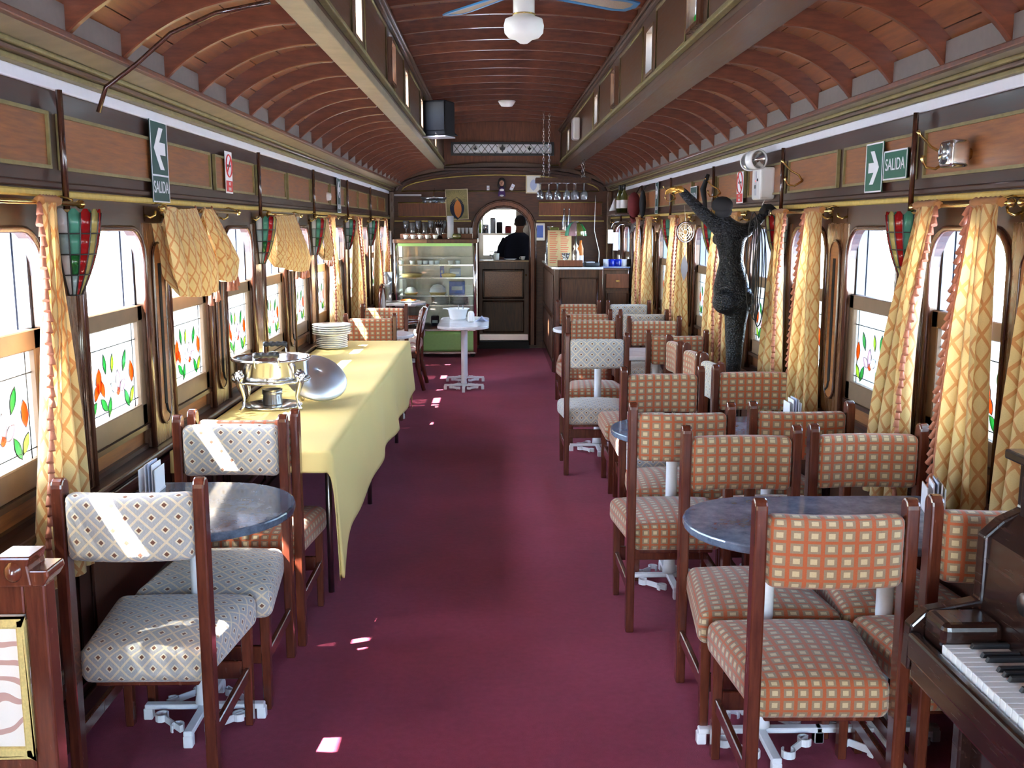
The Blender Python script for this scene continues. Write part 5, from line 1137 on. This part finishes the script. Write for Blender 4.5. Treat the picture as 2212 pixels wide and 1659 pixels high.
# on top of the case
mc = MB(); mc.lathe([(.0001, 0), (.02, 0), (.03, .025), (.033, .05), (.031, .05), (.027, .02), (.0001, .004)], 14); me_c = mc.mesh('cup', 'white_enamel'); mh = MB(); mh.tube([(.03+.016*math.sin(a), 0, .028-.016*math.cos(a)) for a in [PI*i/8 for i in range(9)]], .004, 5); me_h = mh.mesh('handle', 'white_enamel')
for i, x in enumerate((-1.08, -.99, -.90, -.81, -.71)):
    t = thing('espresso_cup', 'white espresso cup in the row on top of the cake case', 'cup', (x, 12.68, 1.483), .3, 'espresso cups on the cake case'); b = obj('cup', me_c, t); obj('handle', me_h, b)
mt = MB(); mt.lathe([(.0001, 0), (.03, 0), (.032, .01), (.04, .14), (.0385, .14), (.030, .012), (.0001, .01)], 14); me_t = mt.mesh('tumbler', 'glass_ware'); ml = MB(); ml.lathe([(.0001, 0), (.032, 0), (.005, .012), (.005, .05), (.03, .08), (.042, .165), (.0405, .165), (.028, .082), (.0001, .06)], 14); me_l = ml.mesh('goblet', 'glass_ware')
for i in range(7): tag(obj('tumbler' if i % 2 else 'goblet', me_t if i % 2 else me_l, loc=(-1.10+.08*i, 12.98, 1.546)), 'clear tumbler on the step shelf over the cake case' if i % 2 else 'clear goblet on the step shelf over the cake case', 'glass', 'tumblers on the step shelf' if i % 2 else 'goblets on the step shelf')
ms_ = MB(); ms_.lathe([(.0001, 0), (.016, 0), (.022, .075), (.020, .075), (.0145, .006), (.0001, .006)], 12); me_ss = ms_.mesh('shot_glass', 'glass_milky')
for i in range(4): tag(obj('shot_glass', me_ss, loc=(-.42+.05*i, 12.98, 1.546)), 'small pale shot glass on the step shelf beside the doorway', 'glass', 'shot glasses on the step shelf')
t = thing('glass_cylinder', 'tall ribbed glass cylinder in front of the gold picture', 'vase', (-.52, 12.72, 1.483)); m = MB(); m.lathe([(.0001, 0), (.042, 0), (.042, .285), (.038, .285), (.038, .01), (.0001, .01)], 16); m.build('tube', 'glass_milky', t); m = MB(); m.lathe([(.045, 0), (.05, .004), (.045, .012)], 16); m.build('foot', 'steel', t)
t = thing('dark_vase', 'dark hand-shaped vase among the glasses', 'vase', (-.66, 12.72, 1.483)); m = MB(); m.lathe([(.0001, 0), (.04, 0), (.03, .05), (.055, .13), (.05, .17), (.0001, .16)], 14); m.build('palm', 'wood_piano', t)
for i in range(4): m = MB(); m.tube([(-.036+.024*i, 0, .155), (-.045+.03*i, 0, .21), (-.05+.034*i, 0, .235+.008*(i in (1, 2)))], [.012, .010, .006], 7); m.build('finger', 'wood_piano', t)
t = thing('sugar_pot', 'round glass sugar pot with red lid mark on the cake case', 'pot', (-.44, 12.7, 1.483)); m = MB(); m.lathe([(.0001, 0), (.045, 0), (.06, .03), (.05, .065), (.0001, .07)], 16); m.build('bowl', 'glass_olive', t); m = MB(); m.ball((0, -.03, .055), .02, .02, .012); m.build('lid_mark', 'orange_dark', t)

t = thing('hanging_towel', 'white towel hanging on the corner post beside the cake case', 'towel'); m = MB(); m.grid(lambda u, v: (-1.305+.012*math.sin(u*9), 12.95+.13*u*(1-.3*v), 1.58-.30*v), 10, 8); o = m.build('cloth', 'white_card', t); sd = o.modifiers.new('t', 'SOLIDIFY'); sd.thickness = .006
m = MB(); m.tube([(-1.355, 13.0, 1.60), (-1.31, 13.0, 1.595), (-1.30, 13.0, 1.575)], .005, 6); m.build('peg', 'brass', t)
# ================================================================ BAR
t = thing('bar_counter', 'dark panelled bar counter with pale stone edge', 'bar counter')
m = MB(); m.box(.70, 1.235, 11.18, 11.62, .0, 1.165); m.box(.70, 1.02, 11.62, 13.38, 0, 1.165); b = m.build('body', 'wood_bar', t)
m = MB(); m.prism([(.67, 11.22), (.74, 11.145), (1.245, 11.145), (1.245, 11.66), (1.05, 11.66), (1.05, 13.40), (.67, 13.40)], lambda a, b, c: (a, b, c), 1.165, 1.19); m.build('top', 'marble_white', t, .006)
m = MB(); m.box(.78, 1.17, 11.168, 11.18, .25, 1.06); q = m.build('front_panel', 'wood_bar', t, .008); m = MB(); m.tube([(x, 11.17, z) for x, z in ((.77, .24), (1.18, .24), (1.18, 1.07), (.77, 1.07))], .01, 5, True); m.build('panel_moulding', 'wood_bead', q)
m = MB(); m.box(.695, .75, 11.155, 11.2, 0, 1.165); m.box(1.2, 1.243, 11.155, 11.2, 0, 1.165); m.build('corner_stile', 'wood_bead', t, .006)
for i in range(8):
    y0 = 11.30+.262*i
    for z0, z1 in ((.14, .60), (.66, 1.10)): m = MB(); m.box(.686, .70, y0, y0+.21, z0, z1); m.build('side_panel', 'wood_bar', t, .01)
m = MB(); m.box(.68, .70, 11.2, 13.38, .60, .66); m.box(.68, .70, 11.2, 13.38, 0, .12); m.build('side_rail', 'wood_bead', t, .004)
t = thing('bar_cabinet', 'low wooden cabinet with drawer next to the bar counter', 'cabinet', (0, 0, 0))
m = MB(); m.box(1.25, 1.54, 11.27, 11.68, 0, 1.15); m.build('body', 'wood_bar', t); m = MB(); m.box(1.247, 1.545, 11.24, 11.70, 1.15, 1.175); m.build('top', 'wood_bar', t, .006)
m = MB(); m.box(1.29, 1.55, 11.255, 11.27, .95, 1.11); q = m.build('drawer', 'wood_door', t, .004); m = MB(); m.bar((1.40, 11.25, 1.03), (1.44, 11.25, 1.03), .008, .02); m.build('pull', 'brass', q)
m = MB(); m.box(1.29, 1.55, 11.255, 11.27, .08, .92); q = m.build('door', 'wood_bar', t, .004); m = MB(); m.tube([(x, 11.256, z) for x, z in ((1.31, .11), (1.53, .11), (1.53, .89), (1.31, .89))], .007, 5, True); m.build('door_moulding', 'wood_bead', q)
ZT = 1.1905
t = thing('menu_board', 'tall cream menu card with red print on the bar', 'menu', (.775, 11.42, ZT), 0)
m = MB(); m.prism([(-.005, 0), (.0, 0), (.05, .405), (.045, .405)], lambda a, b, c: (c, a, b), -.135, .135); m.build('card', 'parchment', t); m = MB(); m.prism([(.0, 0), (.008, 0), (.058, .4), (.05, .4)], lambda a, b, c: (c, a, b), -.138, -.128); m.build('spine', 'red_cloth', t)
m = MB()
for c_ in range(2):
    for r_ in range(17):
        z = .38-.021*r_; w = .07+.03*((r_*7+c_*3) % 4)/4; x0 = -.115+.125*c_; y = z/.405*.05-.0065
        m.box(x0, x0+w, y, y+.001, z-.004, z+.003)
o = m.build('print_lines', 'red_sign', t); o['kind'] = 'stuff'
t = thing('table_lamp', 'small table lamp with green and rose leaded glass shade on the bar', 'lamp', (.945, 11.30, ZT))
m = MB(); m.lathe([(.0001, 0), (.06, 0), (.065, .02), (.03, .05), (.045, .10), (.04, .16), (.018, .2), (.03, .23), (.012, .26), (.012, .36), (.0001, .36)], 16); m.build('base', 'steel_dark', t)
me_sh = {}
for i in range(8):
    m = MB(); a0, a1 = 2*PI*i/8+.03, 2*PI*(i+1)/8-.03
    m.lathe([(.03, .50), (.075, .475), (.11, .42), (.125, .345)], 4, (0, 0, 0), 'z', True, a0, a1); sh = m.build('shade_panel', ['glass_teal', 'glass_pink', 'glass_olive', 'glass_green'][i % 4], t); sd = sh.modifiers.new('t', 'SOLIDIFY'); sd.thickness = .003
m = MB(); m.lathe([(.0001, .51), (.032, .505), (.034, .495), (.0001, .492)], 14); m.build('cap', 'steel_dark', t)
t = thing('wooden_tray', 'plain brown wooden box at the bar edge', 'box', (.875, 11.19, ZT)); m = MB(); m.box(-.14, .14, -.035, .045, 0, .008); m.box(-.14, .14, -.035, -.027, 0, .075); m.box(-.14, .14, .037, .045, 0, .075); m.build('sides', 'wood_door', t); m = MB(); m.box(-.14, -.132, -.027, .037, .008, .075); m.box(.132, .14, -.027, .037, .008, .075); m.build('ends', 'wood_door', t)
t = thing('card_reader', 'grey and black card reader lying on the bar', 'card reader', (1.12, 11.26, ZT), .2); m = rbox(.09, .05, .025, .018, 4); m.xf(Matrix.Translation((0, 0, .026))); m.build('body', 'black_plastic', t); m = MB(); m.box(-.075, .03, -.052, .04, .045, .058); m.build('cover', 'grey_plastic', t, .008); m = MB(); m.tube([(.09, .02, .03), (.14, .15, .15), (.10, .22, .40), (.12, .25, .8)], .004, 5); m.build('cord', 'white_enamel', t)
t = thing('cocktail_glass', 'clear stemmed glass in front of the menu card', 'glass', (.835, 11.31, ZT)); m = MB(); m.lathe([(.0001, 0), (.03, 0), (.005, .012), (.005, .06), (.03, .085), (.05, .15), (.048, .15), (.027, .09), (.0001, .075)], 16); m.build('bowl', 'glass_ware', t); m = MB(); m.lathe([(.049, .148), (.051, .151), (.049, .153)], 16); m.build('rim', 'glass_ware', t)
t = thing('square_jar', 'large square olive glass jar behind the menu card', 'jar', (.76, 12.2, ZT)); m = MB(); m.box(-.075, .075, -.075, .075, 0, .34); m.build('body', 'glass_olive', t, .02); m = MB(); m.lathe([(.07, .34), (.06, .36), (.06, .40), (.0001, .40)], 16); m.build('neck', 'glass_olive', t); m = MB(); m.box(-.055, .055, -.055, .055, .40, .44); m.build('stopper', 'glass_olive', t, .01)
t = thing('carafe', 'tall clear glass carafe at the inner edge of the bar', 'carafe', (.735, 12.62, ZT)); m = MB(); m.lathe([(.0001, 0), (.05, 0), (.055, .25), (.03, .36), (.035, .44), (.033, .44), (.027, .36), (.05, .25), (.046, .01), (.0001, .01)], 16); m.build('glass', 'glass_ware', t); m = MB(); m.lathe([(.036, .435), (.04, .445), (.036, .45)], 16); m.build('lip', 'glass_ware', t)
t = thing('orange_bottle', 'orange bottle behind the bar lamp', 'bottle', (1.02, 11.5, ZT)); m = MB(); m.lathe([(.0001, 0), (.032, 0), (.032, .2), (.014, .25), (.014, .29), (.0001, .29)], 14); m.build('bottle', 'orange_dark', t); m = MB(); m.lathe([(.033, .03), (.033, .12)], 14); m.build('label', 'white_card', t)
t = thing('napkin_dispenser', 'chrome napkin dispenser at the bar corner by the doorway', 'dispenser', (.745, 13.1, ZT)); m = MB(); m.box(-.05, .05, -.05, .05, 0, .10); m.build('box', 'steel', t, .008); m = MB(); m.prism([(-.04, .10), (.04, .10), (.02, .15), (-.02, .15)], lambda a, b, c: (a, c, b), -.045, .045); m.build('napkins', 'white_card', t)
t = thing('serving_tray', 'flat blue tray on the bar cabinet', 'tray', (1.41, 11.36, 1.1755)); m = MB(); m.box(-.15, .15, -.10, .10, 0, .006); m.build('base', 'blue_plastic', t, .002); m = MB(); m.tube([(x, y, .010) for x, y in ((-.15, -.1), (.15, -.1), (.15, .1), (-.15, .1))], .006, 5, True); m.build('rim', 'napkin_blue', t)
mb_ = MB(); mb_.lathe([(.0001, 0), (.036, 0), (.038, .09), (.036, .09), (.034, .008), (.0001, .008)], 16)
for i, (x, y, mat, lab) in enumerate(((-.11, -.03, 'glass_milky', 'pale glass tumbler at the left end of the blue tray'), (-.055, -.05, 'glass_blue', 'cobalt blue tumbler on the tray next to the pale one'), (.02, -.05, 'glass_blue', 'cobalt blue tumbler on the tray next to the white mug'), (.085, -.03, 'white_enamel', 'white mug on the blue tray'), (.13, .0, 'black_plastic', 'black speckled mug on the blue tray'))):
    m = MB(); m.v = list(mb_.v); m.f = list(mb_.f); m.sm = list(mb_.sm); m.uv = list(mb_.uv); one(m, 'tumbler' if i < 3 else 'mug', mat, lab, 'tumbler' if i < 3 else 'mug', None, 0, (1.41+x, 11.36+y, 1.182))
# bottle shelf, bags and hooks near the bar
t = thing('bottle_shelf', 'dark wall shelf for wine bottles near the bar', 'shelf'); m = MB(); m.box(1.33, 1.578, 10.85, 11.62, 1.765, 1.785); m.build('board', 'wood_wall', t); m = MB(); m.box(1.33, 1.345, 10.85, 11.62, 1.785, 1.81); m.build('lip', 'wood_wall', t)
mbt = MB(); mbt.lathe([(.0001, 0), (.037, 0), (.037, .19), (.014, .24), (.014, .30), (.0001, .30)], 14); me_bt = mbt.mesh('bottle', 'glass_olive'); mlb = MB(); mlb.lathe([(.038, .05), (.038, .14)], 14); me_lb = mlb.mesh('label', 'white_card'); mcp = MB(); mcp.lathe([(.0001, .305), (.0155, .305), (.0155, .25), (.0001, .25)], 10); me_cp = mcp.mesh('foil', 'black_plastic')
for i, (x, y) in enumerate(((1.45, 11.05), (1.42, 11.18), (1.46, 11.32))):
    tt = thing('wine_bottle', 'wine bottle with pale label on the dark wall shelf', 'bottle', (x, y, 1.786), 0, 'wine bottles on the wall shelf'); b = obj('glass', me_bt, tt); obj('label', me_lb, tt); obj('foil', me_cp, tt)
t = thing('paper_cone', 'white paper cone on the end of the bottle shelf', 'cone', (1.40, 11.52, 1.786), .5); m = MB(); m.lathe([(.07, 0), (.0001, .17)], 16); o = m.build('cone', 'white_card', t); sd = o.modifiers.new('t', 'SOLIDIFY'); sd.thickness = .004; m = MB(); m.lathe([(.071, 0), (.074, .004), (.071, .01)], 16); m.build('rim', 'grey_plastic', t)
t = thing('cloth_bag', 'dark red cloth bag hanging from the wall beside the bottles', 'bag'); m = MB(); m.ball((1.50, 10.62, 1.86), .07, .09, .14, 14); m.tube([(1.5, 10.6, 1.74), (1.49, 10.64, 1.68)], [.05, .02], 8); b = m.build('bag', 'red_cloth', t); m = MB(); m.tube([(1.52, 10.62, 1.98), (1.56, 10.62, 2.05), (1.585, 10.62, 2.06)], .006, 6); m.build('cord', 'black_cloth', t)
t = thing('black_bag', 'slim black bag hanging next to the red cloth bag', 'bag'); m = MB(); m.ball((1.54, 10.28, 1.87), .035, .06, .14, 12); m.build('bag', 'black_cloth', t); m = MB(); m.tube([(1.545, 10.28, 2.0), (1.575, 10.28, 2.05), (1.598, 10.28, 2.05)], .005, 5); m.build('strap', 'black_cloth', t)
for i, (x, y, z, lab) in enumerate(((1.42, 12.0, 1.60, 'white paper tag clipped under the bottle shelf, larger'), (1.46, 11.8, 1.57, 'white paper tag clipped under the bottle shelf, smaller'))):
    t = thing('paper_tag', lab, 'tag'); m = MB(); m.box(x-.03, x+.03, y, y+.002, z-.16-.05*i, z); m.build('paper', 'white_card', t); m = MB(); m.tube([(x, y, z), (x+.02, y, z+.06), (x+.05, y, z+.09), (1.595, y, z+.10)], .003, 5); m.build('hook', 'steel', t)

# ================================================================ BACK WALL THINGS
t = thing('framed_picture', 'gold and brown unframed picture leaning beside the arched doorway', 'picture', (-.46, YB-.012, 1.926), 0); t.rotation_euler = (0, math.radians(-2), 0)
m = MB(); m.box(-.15, .15, -.008, .008, -.20, .20); m.build('board', 'parchment', t); m = MB(); m.box(-.14, .14, -.010, -.008, -.19, .19); b = m.build('picture_field', 'gilt_dull', t)
m = MB(); [m.bar((0, -.0108, .07), (.125*math.cos(a), -.0108, .07+.11*math.sin(a)), .0012, .005, (0, 1, 0)) for a in [2*PI*i/26 for i in range(26)]]; m.build('rays', 'gilt', b)
m = MB(); m.prism(leaf_poly(.0, -.05, .30, .19, PI/2, 8, 1), XZ, -.0125, -.0108); m.build('blue_shape', 'dark_blue_cloth', b); m = MB(); m.prism(leaf_poly(.01, -.06, .24, .10, PI/2, 8, 1), XZ, -.0138, -.0125); m.build('brown_shape', 'orange_dark', b)
t = thing('framed_picture', 'small pale framed picture left of the hanging glass rack', 'picture', (.555, YB-.012, 2.19))
m = MB(); m.box(-.10, .10, -.012, .008, -.12, .12); m.build('frame', 'parchment', t, .004); m = MB(); m.box(-.085, .085, -.014, -.012, -.105, .105); b = m.build('mount', 'cream_food', t); m = MB(); m.prism(leaf_poly(0, -.01, .15, .09, PI/2, 8, 1), XZ, -.016, -.014); m.build('blue_shape', 'napkin_blue', b)
t = thing('wall_plaque', 'white plaque with blue centre beside the bar', 'plaque', (.645, YB-.012, 1.565)); m = MB(); m.box(-.065, .065, -.012, .008, -.115, .115); m.build('frame', 'white_enamel', t, .01); m = MB(); m.box(-.042, .042, -.014, -.012, -.075, .085); m.build('centre', 'blue_plastic', t)
t = thing('doll', 'dark-haired doll in a purple dress above the doorway', 'doll', (.135, YB-.06, 2.03))
m = MB(); m.lathe([(.0001, 0), (.05, 0), (.045, .05), (.035, .10), (.02, .125), (.0001, .13)], 14); m.build('dress', 'purple_cloth', t); m = MB(); m.ball((0, -.005, .175), .034, .034, .045, 14); h = m.build('head', 'skin', t)
m = MB(); m.ball((0, .008, .195), .046, .038, .05, 14); m.ball((-.035, .008, .15), .022, .025, .05); m.ball((.035, .008, .15), .022, .025, .05); m.build('hair', 'doll_hair', h); m = MB(); m.ball((0, -.03, .08), .03, .015, .02); m.ball((0, -.04, .01), .028, .015, .014); m.build('lace', 'cream_food', t)
m = MB(); m.ball((-.012, -.037, .182), .004); m.ball((.012, -.037, .182), .004); m.ball((0, -.04, .172), .004, .005, .006); m.box(-.008, .008, -.037, -.033, .156, .16); m.build('face', 'doll_hair', h)
for x, z, w, h, a, lab in ((-.045, 2.14, .035, .06, 0, 'small white card left of the purple doll'), (.275, 2.15, .045, .085, .45, 'tilted white card right of the purple doll')):
    t = thing('card', lab, 'card', (x, YB-.006, z)); t.rotation_euler = (0, a, 0); m = MB(); m.box(-w/2, w/2, -.002, .002, -h/2, h/2); m.build('paper', 'white_card', t); m = MB(); m.box(-w*.3, w*.3, -.003, -.002, -.004, .002); m.build('print_line', 'red_sign', t)
t = thing('hanging_bowl', 'beaded glass bowl light hanging in the corner over the cake case', 'light', (-.75, 13.1, 1.93)); m = MB(); m.lathe([(.0001, 0), (.08, .01), (.15, .04), (.18, .075), (.178, .078), (.14, .045), (.07, .015)], 20); m.build('bowl', 'glass_ware', t)
for i in range(10): a = 2*PI*i/10; m = MB(); m.ball((.13*math.cos(a), .13*math.sin(a), .02), .016); m.build('bead', 'glass_ware', t)
m = MB(); m.tube([(0, 0, .06), (0, .1, .16), (0, .33, .20)], .006, 6); m.build('arm', 'brass', t); m = MB(); m.ball((0, 0, .06), .03); m.build('bulb', 'milk_glass', t)
for i, (x, lab) in enumerate(((.95, 'tall clear glass bottle behind the bar, nearer the doorway'), (1.02, 'tall clear glass bottle behind the bar, nearer the windows'))):
    t = thing('glass_bottle', lab, 'bottle', (x, 13.2+.04*i, ZT)); m = MB(); m.lathe([(.0001, 0), (.03, 0), (.033, .50), (.015, .58), (.014, .66), (.0001, .66)], 12); m.build('glass', 'glass_ware', t); m = MB(); m.lathe([(.0001, .685), (.013, .68), (.013, .661), (.0001, .661)], 10); m.build('stopper', 'steel', t)
# things at the half door and kitchen
t = thing('mug', 'white mug on the half door ledge', 'mug', (.06, YB+.05, 1.1905)); m = MB(); m.lathe([(.0001, 0), (.04, 0), (.042, .09), (.039, .09), (.037, .008), (.0001, .008)], 16); m.build('cup', 'white_enamel', t); m = MB(); m.tube([(-.04-.022*math.sin(a), 0, .045-.025*math.cos(a)) for a in [PI*i/8 for i in range(9)]], .005, 5); m.build('handle', 'white_enamel', t)
t = thing('saucer', 'wide white plate on the half door ledge', 'plate', (.25, YB+.05, 1.1905)); m = MB(); m.lathe([(.0001, 0), (.05, 0), (.085, .014), (.083, .016), (.05, .004), (.0001, .004)], 20); m.build('plate', 'plate_white', t); m = MB(); m.lathe([(.083, .014), (.087, .016), (.083, .018)], 20); m.build('rim', 'napkin_blue', t)
t = thing('espresso_cup', 'white coffee cup at the hinge side of the half door ledge', 'cup', (.42, YB+.06, 1.1905), PI); obj('cup', me_c, t); obj('handle', me_h, t)
t = thing('steel_kettle', 'steel pot behind the half door', 'pot', (.16, KY-.35, .9005)); m = MB(); m.lathe([(.0001, 0), (.12, 0), (.13, .25), (.13, .36), (.125, .37), (.0001, .38)], 20); m.build('body', 'steel', t); m = MB(); m.tube([(-.13, 0, .3), (-.2, 0, .32), (-.2, 0, .36), (-.13, 0, .36)], .008, 6); m.build('handle', 'black_plastic', t)
for i, (x, mat, r, h, lab) in enumerate(((-.19, 'glass_olive', .04, .27, 'green bottle on the kitchen shelf'), (-.09, 'steel', .05, .12, 'steel canister on the kitchen shelf'), (.02, 'white_enamel', .045, .22, 'tall white cup stack on the kitchen shelf'), (.12, 'black_plastic', .05, .16, 'black coffee tin on the kitchen shelf'), (.25, 'red_sign', .05, .10, 'red tin on the kitchen shelf'))):
    t = thing('container', lab, 'container', (x, KY-.11, 1.5355)); m = MB(); m.lathe([(.0001, 0), (r, 0), (r, h*.7), (r*.5 if i == 0 else r, h*.8), (r*.4 if i == 0 else r, h), (.0001, h)], 14); m.build('body', mat, t); m = MB(); m.lathe([(.0001, h+.012), (r*.42 if i == 0 else r*.9, h+.01), (r*.42 if i == 0 else r*.9, h), (.0001, h)], 12); m.build('cap', 'steel_dark' if i else 'parchment', t)
# person at work in the kitchen, seen from behind
t = thing('person', 'person in a dark blue shirt bending at work, seen from behind', 'person', (.37, 14.25, 0), 0)
m = MB(); pr = [(.0, -.1, .0, .045, .10), (.06, -.1, .0, .045, .07), (.12, -.1, .0, .045, .05), (.5, -.1, .0, .06, .065), (.85, -.09, 0, .085, .09)]
def loft(m, pr, n=14):
    vs = []; fs = []
    for z, x, y, rx, ry in pr:
        for k in range(n): a = 2*PI*k/n; vs.append((x+rx*math.cos(a), y+ry*math.sin(a), z))
    for i in range(len(pr)-1):
        for k in range(n): fs.append((i*n+k, i*n+(k+1) % n, (i+1)*n+(k+1) % n, (i+1)*n+k))
    fs += [tuple(range(n))[::-1], tuple((len(pr)-1)*n+k for k in range(n))]; m.add(vs, fs, True)
loft(m, pr); loft(m, [(z, -x, y, rx, ry) for z, x, y, rx, ry in pr]); loft(m, [(.80, 0, 0, .17, .11), (1.0, 0, 0, .16, .10), (1.2, 0, .02, .17, .105), (1.40, 0, .05, .19, .10), (1.50, 0, .07, .16, .08), (1.55, .02, .08, .06, .06), (1.63, .03, .10, .05, .055)])
for sx in (-1, 1): m.tube([(sx*.16, .06, 1.44), (sx*.24, .08, 1.25), (sx*.22, .30, 1.10), (sx*.14, .42, 1.12)], [.06, .05, .04, .032], 10); m.ball((sx*.12, .48, 1.12), .035, .05, .025); [m.tube([(sx*(.10+.015*q), .50, 1.12), (sx*(.10+.015*q), .56, 1.10)], [.009, .007], 6) for q in range(4)]; m.tube([(sx*.09, .46, 1.12), (sx*.07, .51, 1.12)], [.010, .008], 6)
m.ball((.035, .12, 1.68), .075, .09, .10, 14)
b = m.build('body', 'skin', t); rm = b.modifiers.new('remesh', 'REMESH'); rm.mode = 'VOXEL'; rm.voxel_size = .012; rm.use_smooth_shade = True
m = MB(); loft(m, [(.78, 0, 0, .19, .13), (1.0, 0, 0, .178, .118), (1.2, 0, .02, .188, .122), (1.40, 0, .05, .208, .118), (1.49, 0, .07, .18, .10), (1.55, .02, .08, .075, .075)])
for sx in (-1, 1): m.tube([(sx*.15, .06, 1.45), (sx*.22, .07, 1.33), (sx*.245, .09, 1.22)], [.075, .07, .066], 10)
m.build('shirt', 'dark_blue_cloth', t); m = MB(); loft(m, [(.05, -.1, 0, .075, .075), (.5, -.1, 0, .085, .085), (.80, -.09, 0, .10, .11), (.88, -.06, 0, .12, .12)]); loft(m, [(.05, .1, 0, .075, .075), (.5, .1, 0, .085, .085), (.80, .09, 0, .10, .11), (.88, .06, 0, .12, .12)]); m.build('trousers', 'black_cloth', t)
m = MB(); m.ball((.035, .105, 1.705), .083, .092, .092, 14); m.build('hair', 'doll_hair', t)
m = MB(); m.ball((.035, .21, 1.665), .012, .018, .014); m.ball((.005, .195, 1.685), .009); m.ball((.065, .195, 1.685), .009); m.ball((-.042, .12, 1.67), .012, .018, .026); m.ball((.112, .12, 1.67), .012, .018, .026); m.build('face', 'skin', t)

# ================================================================ OUTSIDE
t = thing('parked_car', 'pale parked car outside the sunny windows', 'car', (-6.2, 15.2, -1.1), math.radians(8))
m = MB(); m.prism([(-2.1, .35), (-2.15, .75), (-1.5, .88), (-.9, 1.38), (.7, 1.42), (1.4, .95), (2.1, .85), (2.15, .4)], lambda a, b, c: (c, a, b), -.8, .8); m.build('body', 'car_paint', t, .08, 3)
for x in (-.82, .62):
    for y in (-1.35, 1.35): m = MB(); m.lathe([(.0001, 0), (.2, .0), (.22, .02), (.33, .0), (.34, .2), (.0001, .2)], 22, (x, y, .34), 'x'); m.build('wheel', 'rubber', t)
for x in (-.81, .80): m = MB(); m.prism([(-.85, .95), (-.6, 1.3), (.55, 1.33), (.95, .98)], lambda a, b, c: (c, a, b), x, x+.01); m.build('side_window', 'steel_dark', t)
def shrub(x, y, h, r, n, lab):
    t = thing('shrub', lab, 'shrub', (x, y, -1.1)); m = MB()
    for k in range(5): a = k*1.3; m.tube([(0, 0, 0), (.3*r*math.cos(a), .3*r*math.sin(a), h*.5), (.7*r*math.cos(a), .7*r*math.sin(a), h*.9)], [.03, .02, .008], 6)
    m.build('stems', 'wood_post', t); m = MB()
    for k in range(n):
        th = random.uniform(0, 2*PI); q = r*math.sqrt(random.random()); z = h*(.35+.65*random.random()); p = Vector((q*math.cos(th), q*math.sin(th), z)); a = Vector((random.uniform(-1, 1), random.uniform(-1, 1), random.uniform(-.6, .6))).normalized(); b = a.cross(Vector((0, 0, 1))).normalized()
        l = .07; m.add([p-a*l, p+b*l*.45, p+a*l, p-b*l*.45], [(0, 1, 2, 3)])
    o = m.build('foliage', 'leaf', t); o['kind'] = 'stuff'
shrub(3.4, 5.3, 3.0, .55, 500, 'leafy shrub outside the window behind the tassel-edged curtain'); shrub(3.2, 8.1, 2.7, .5, 400, 'leafy shrub outside the window by the second row of tables')
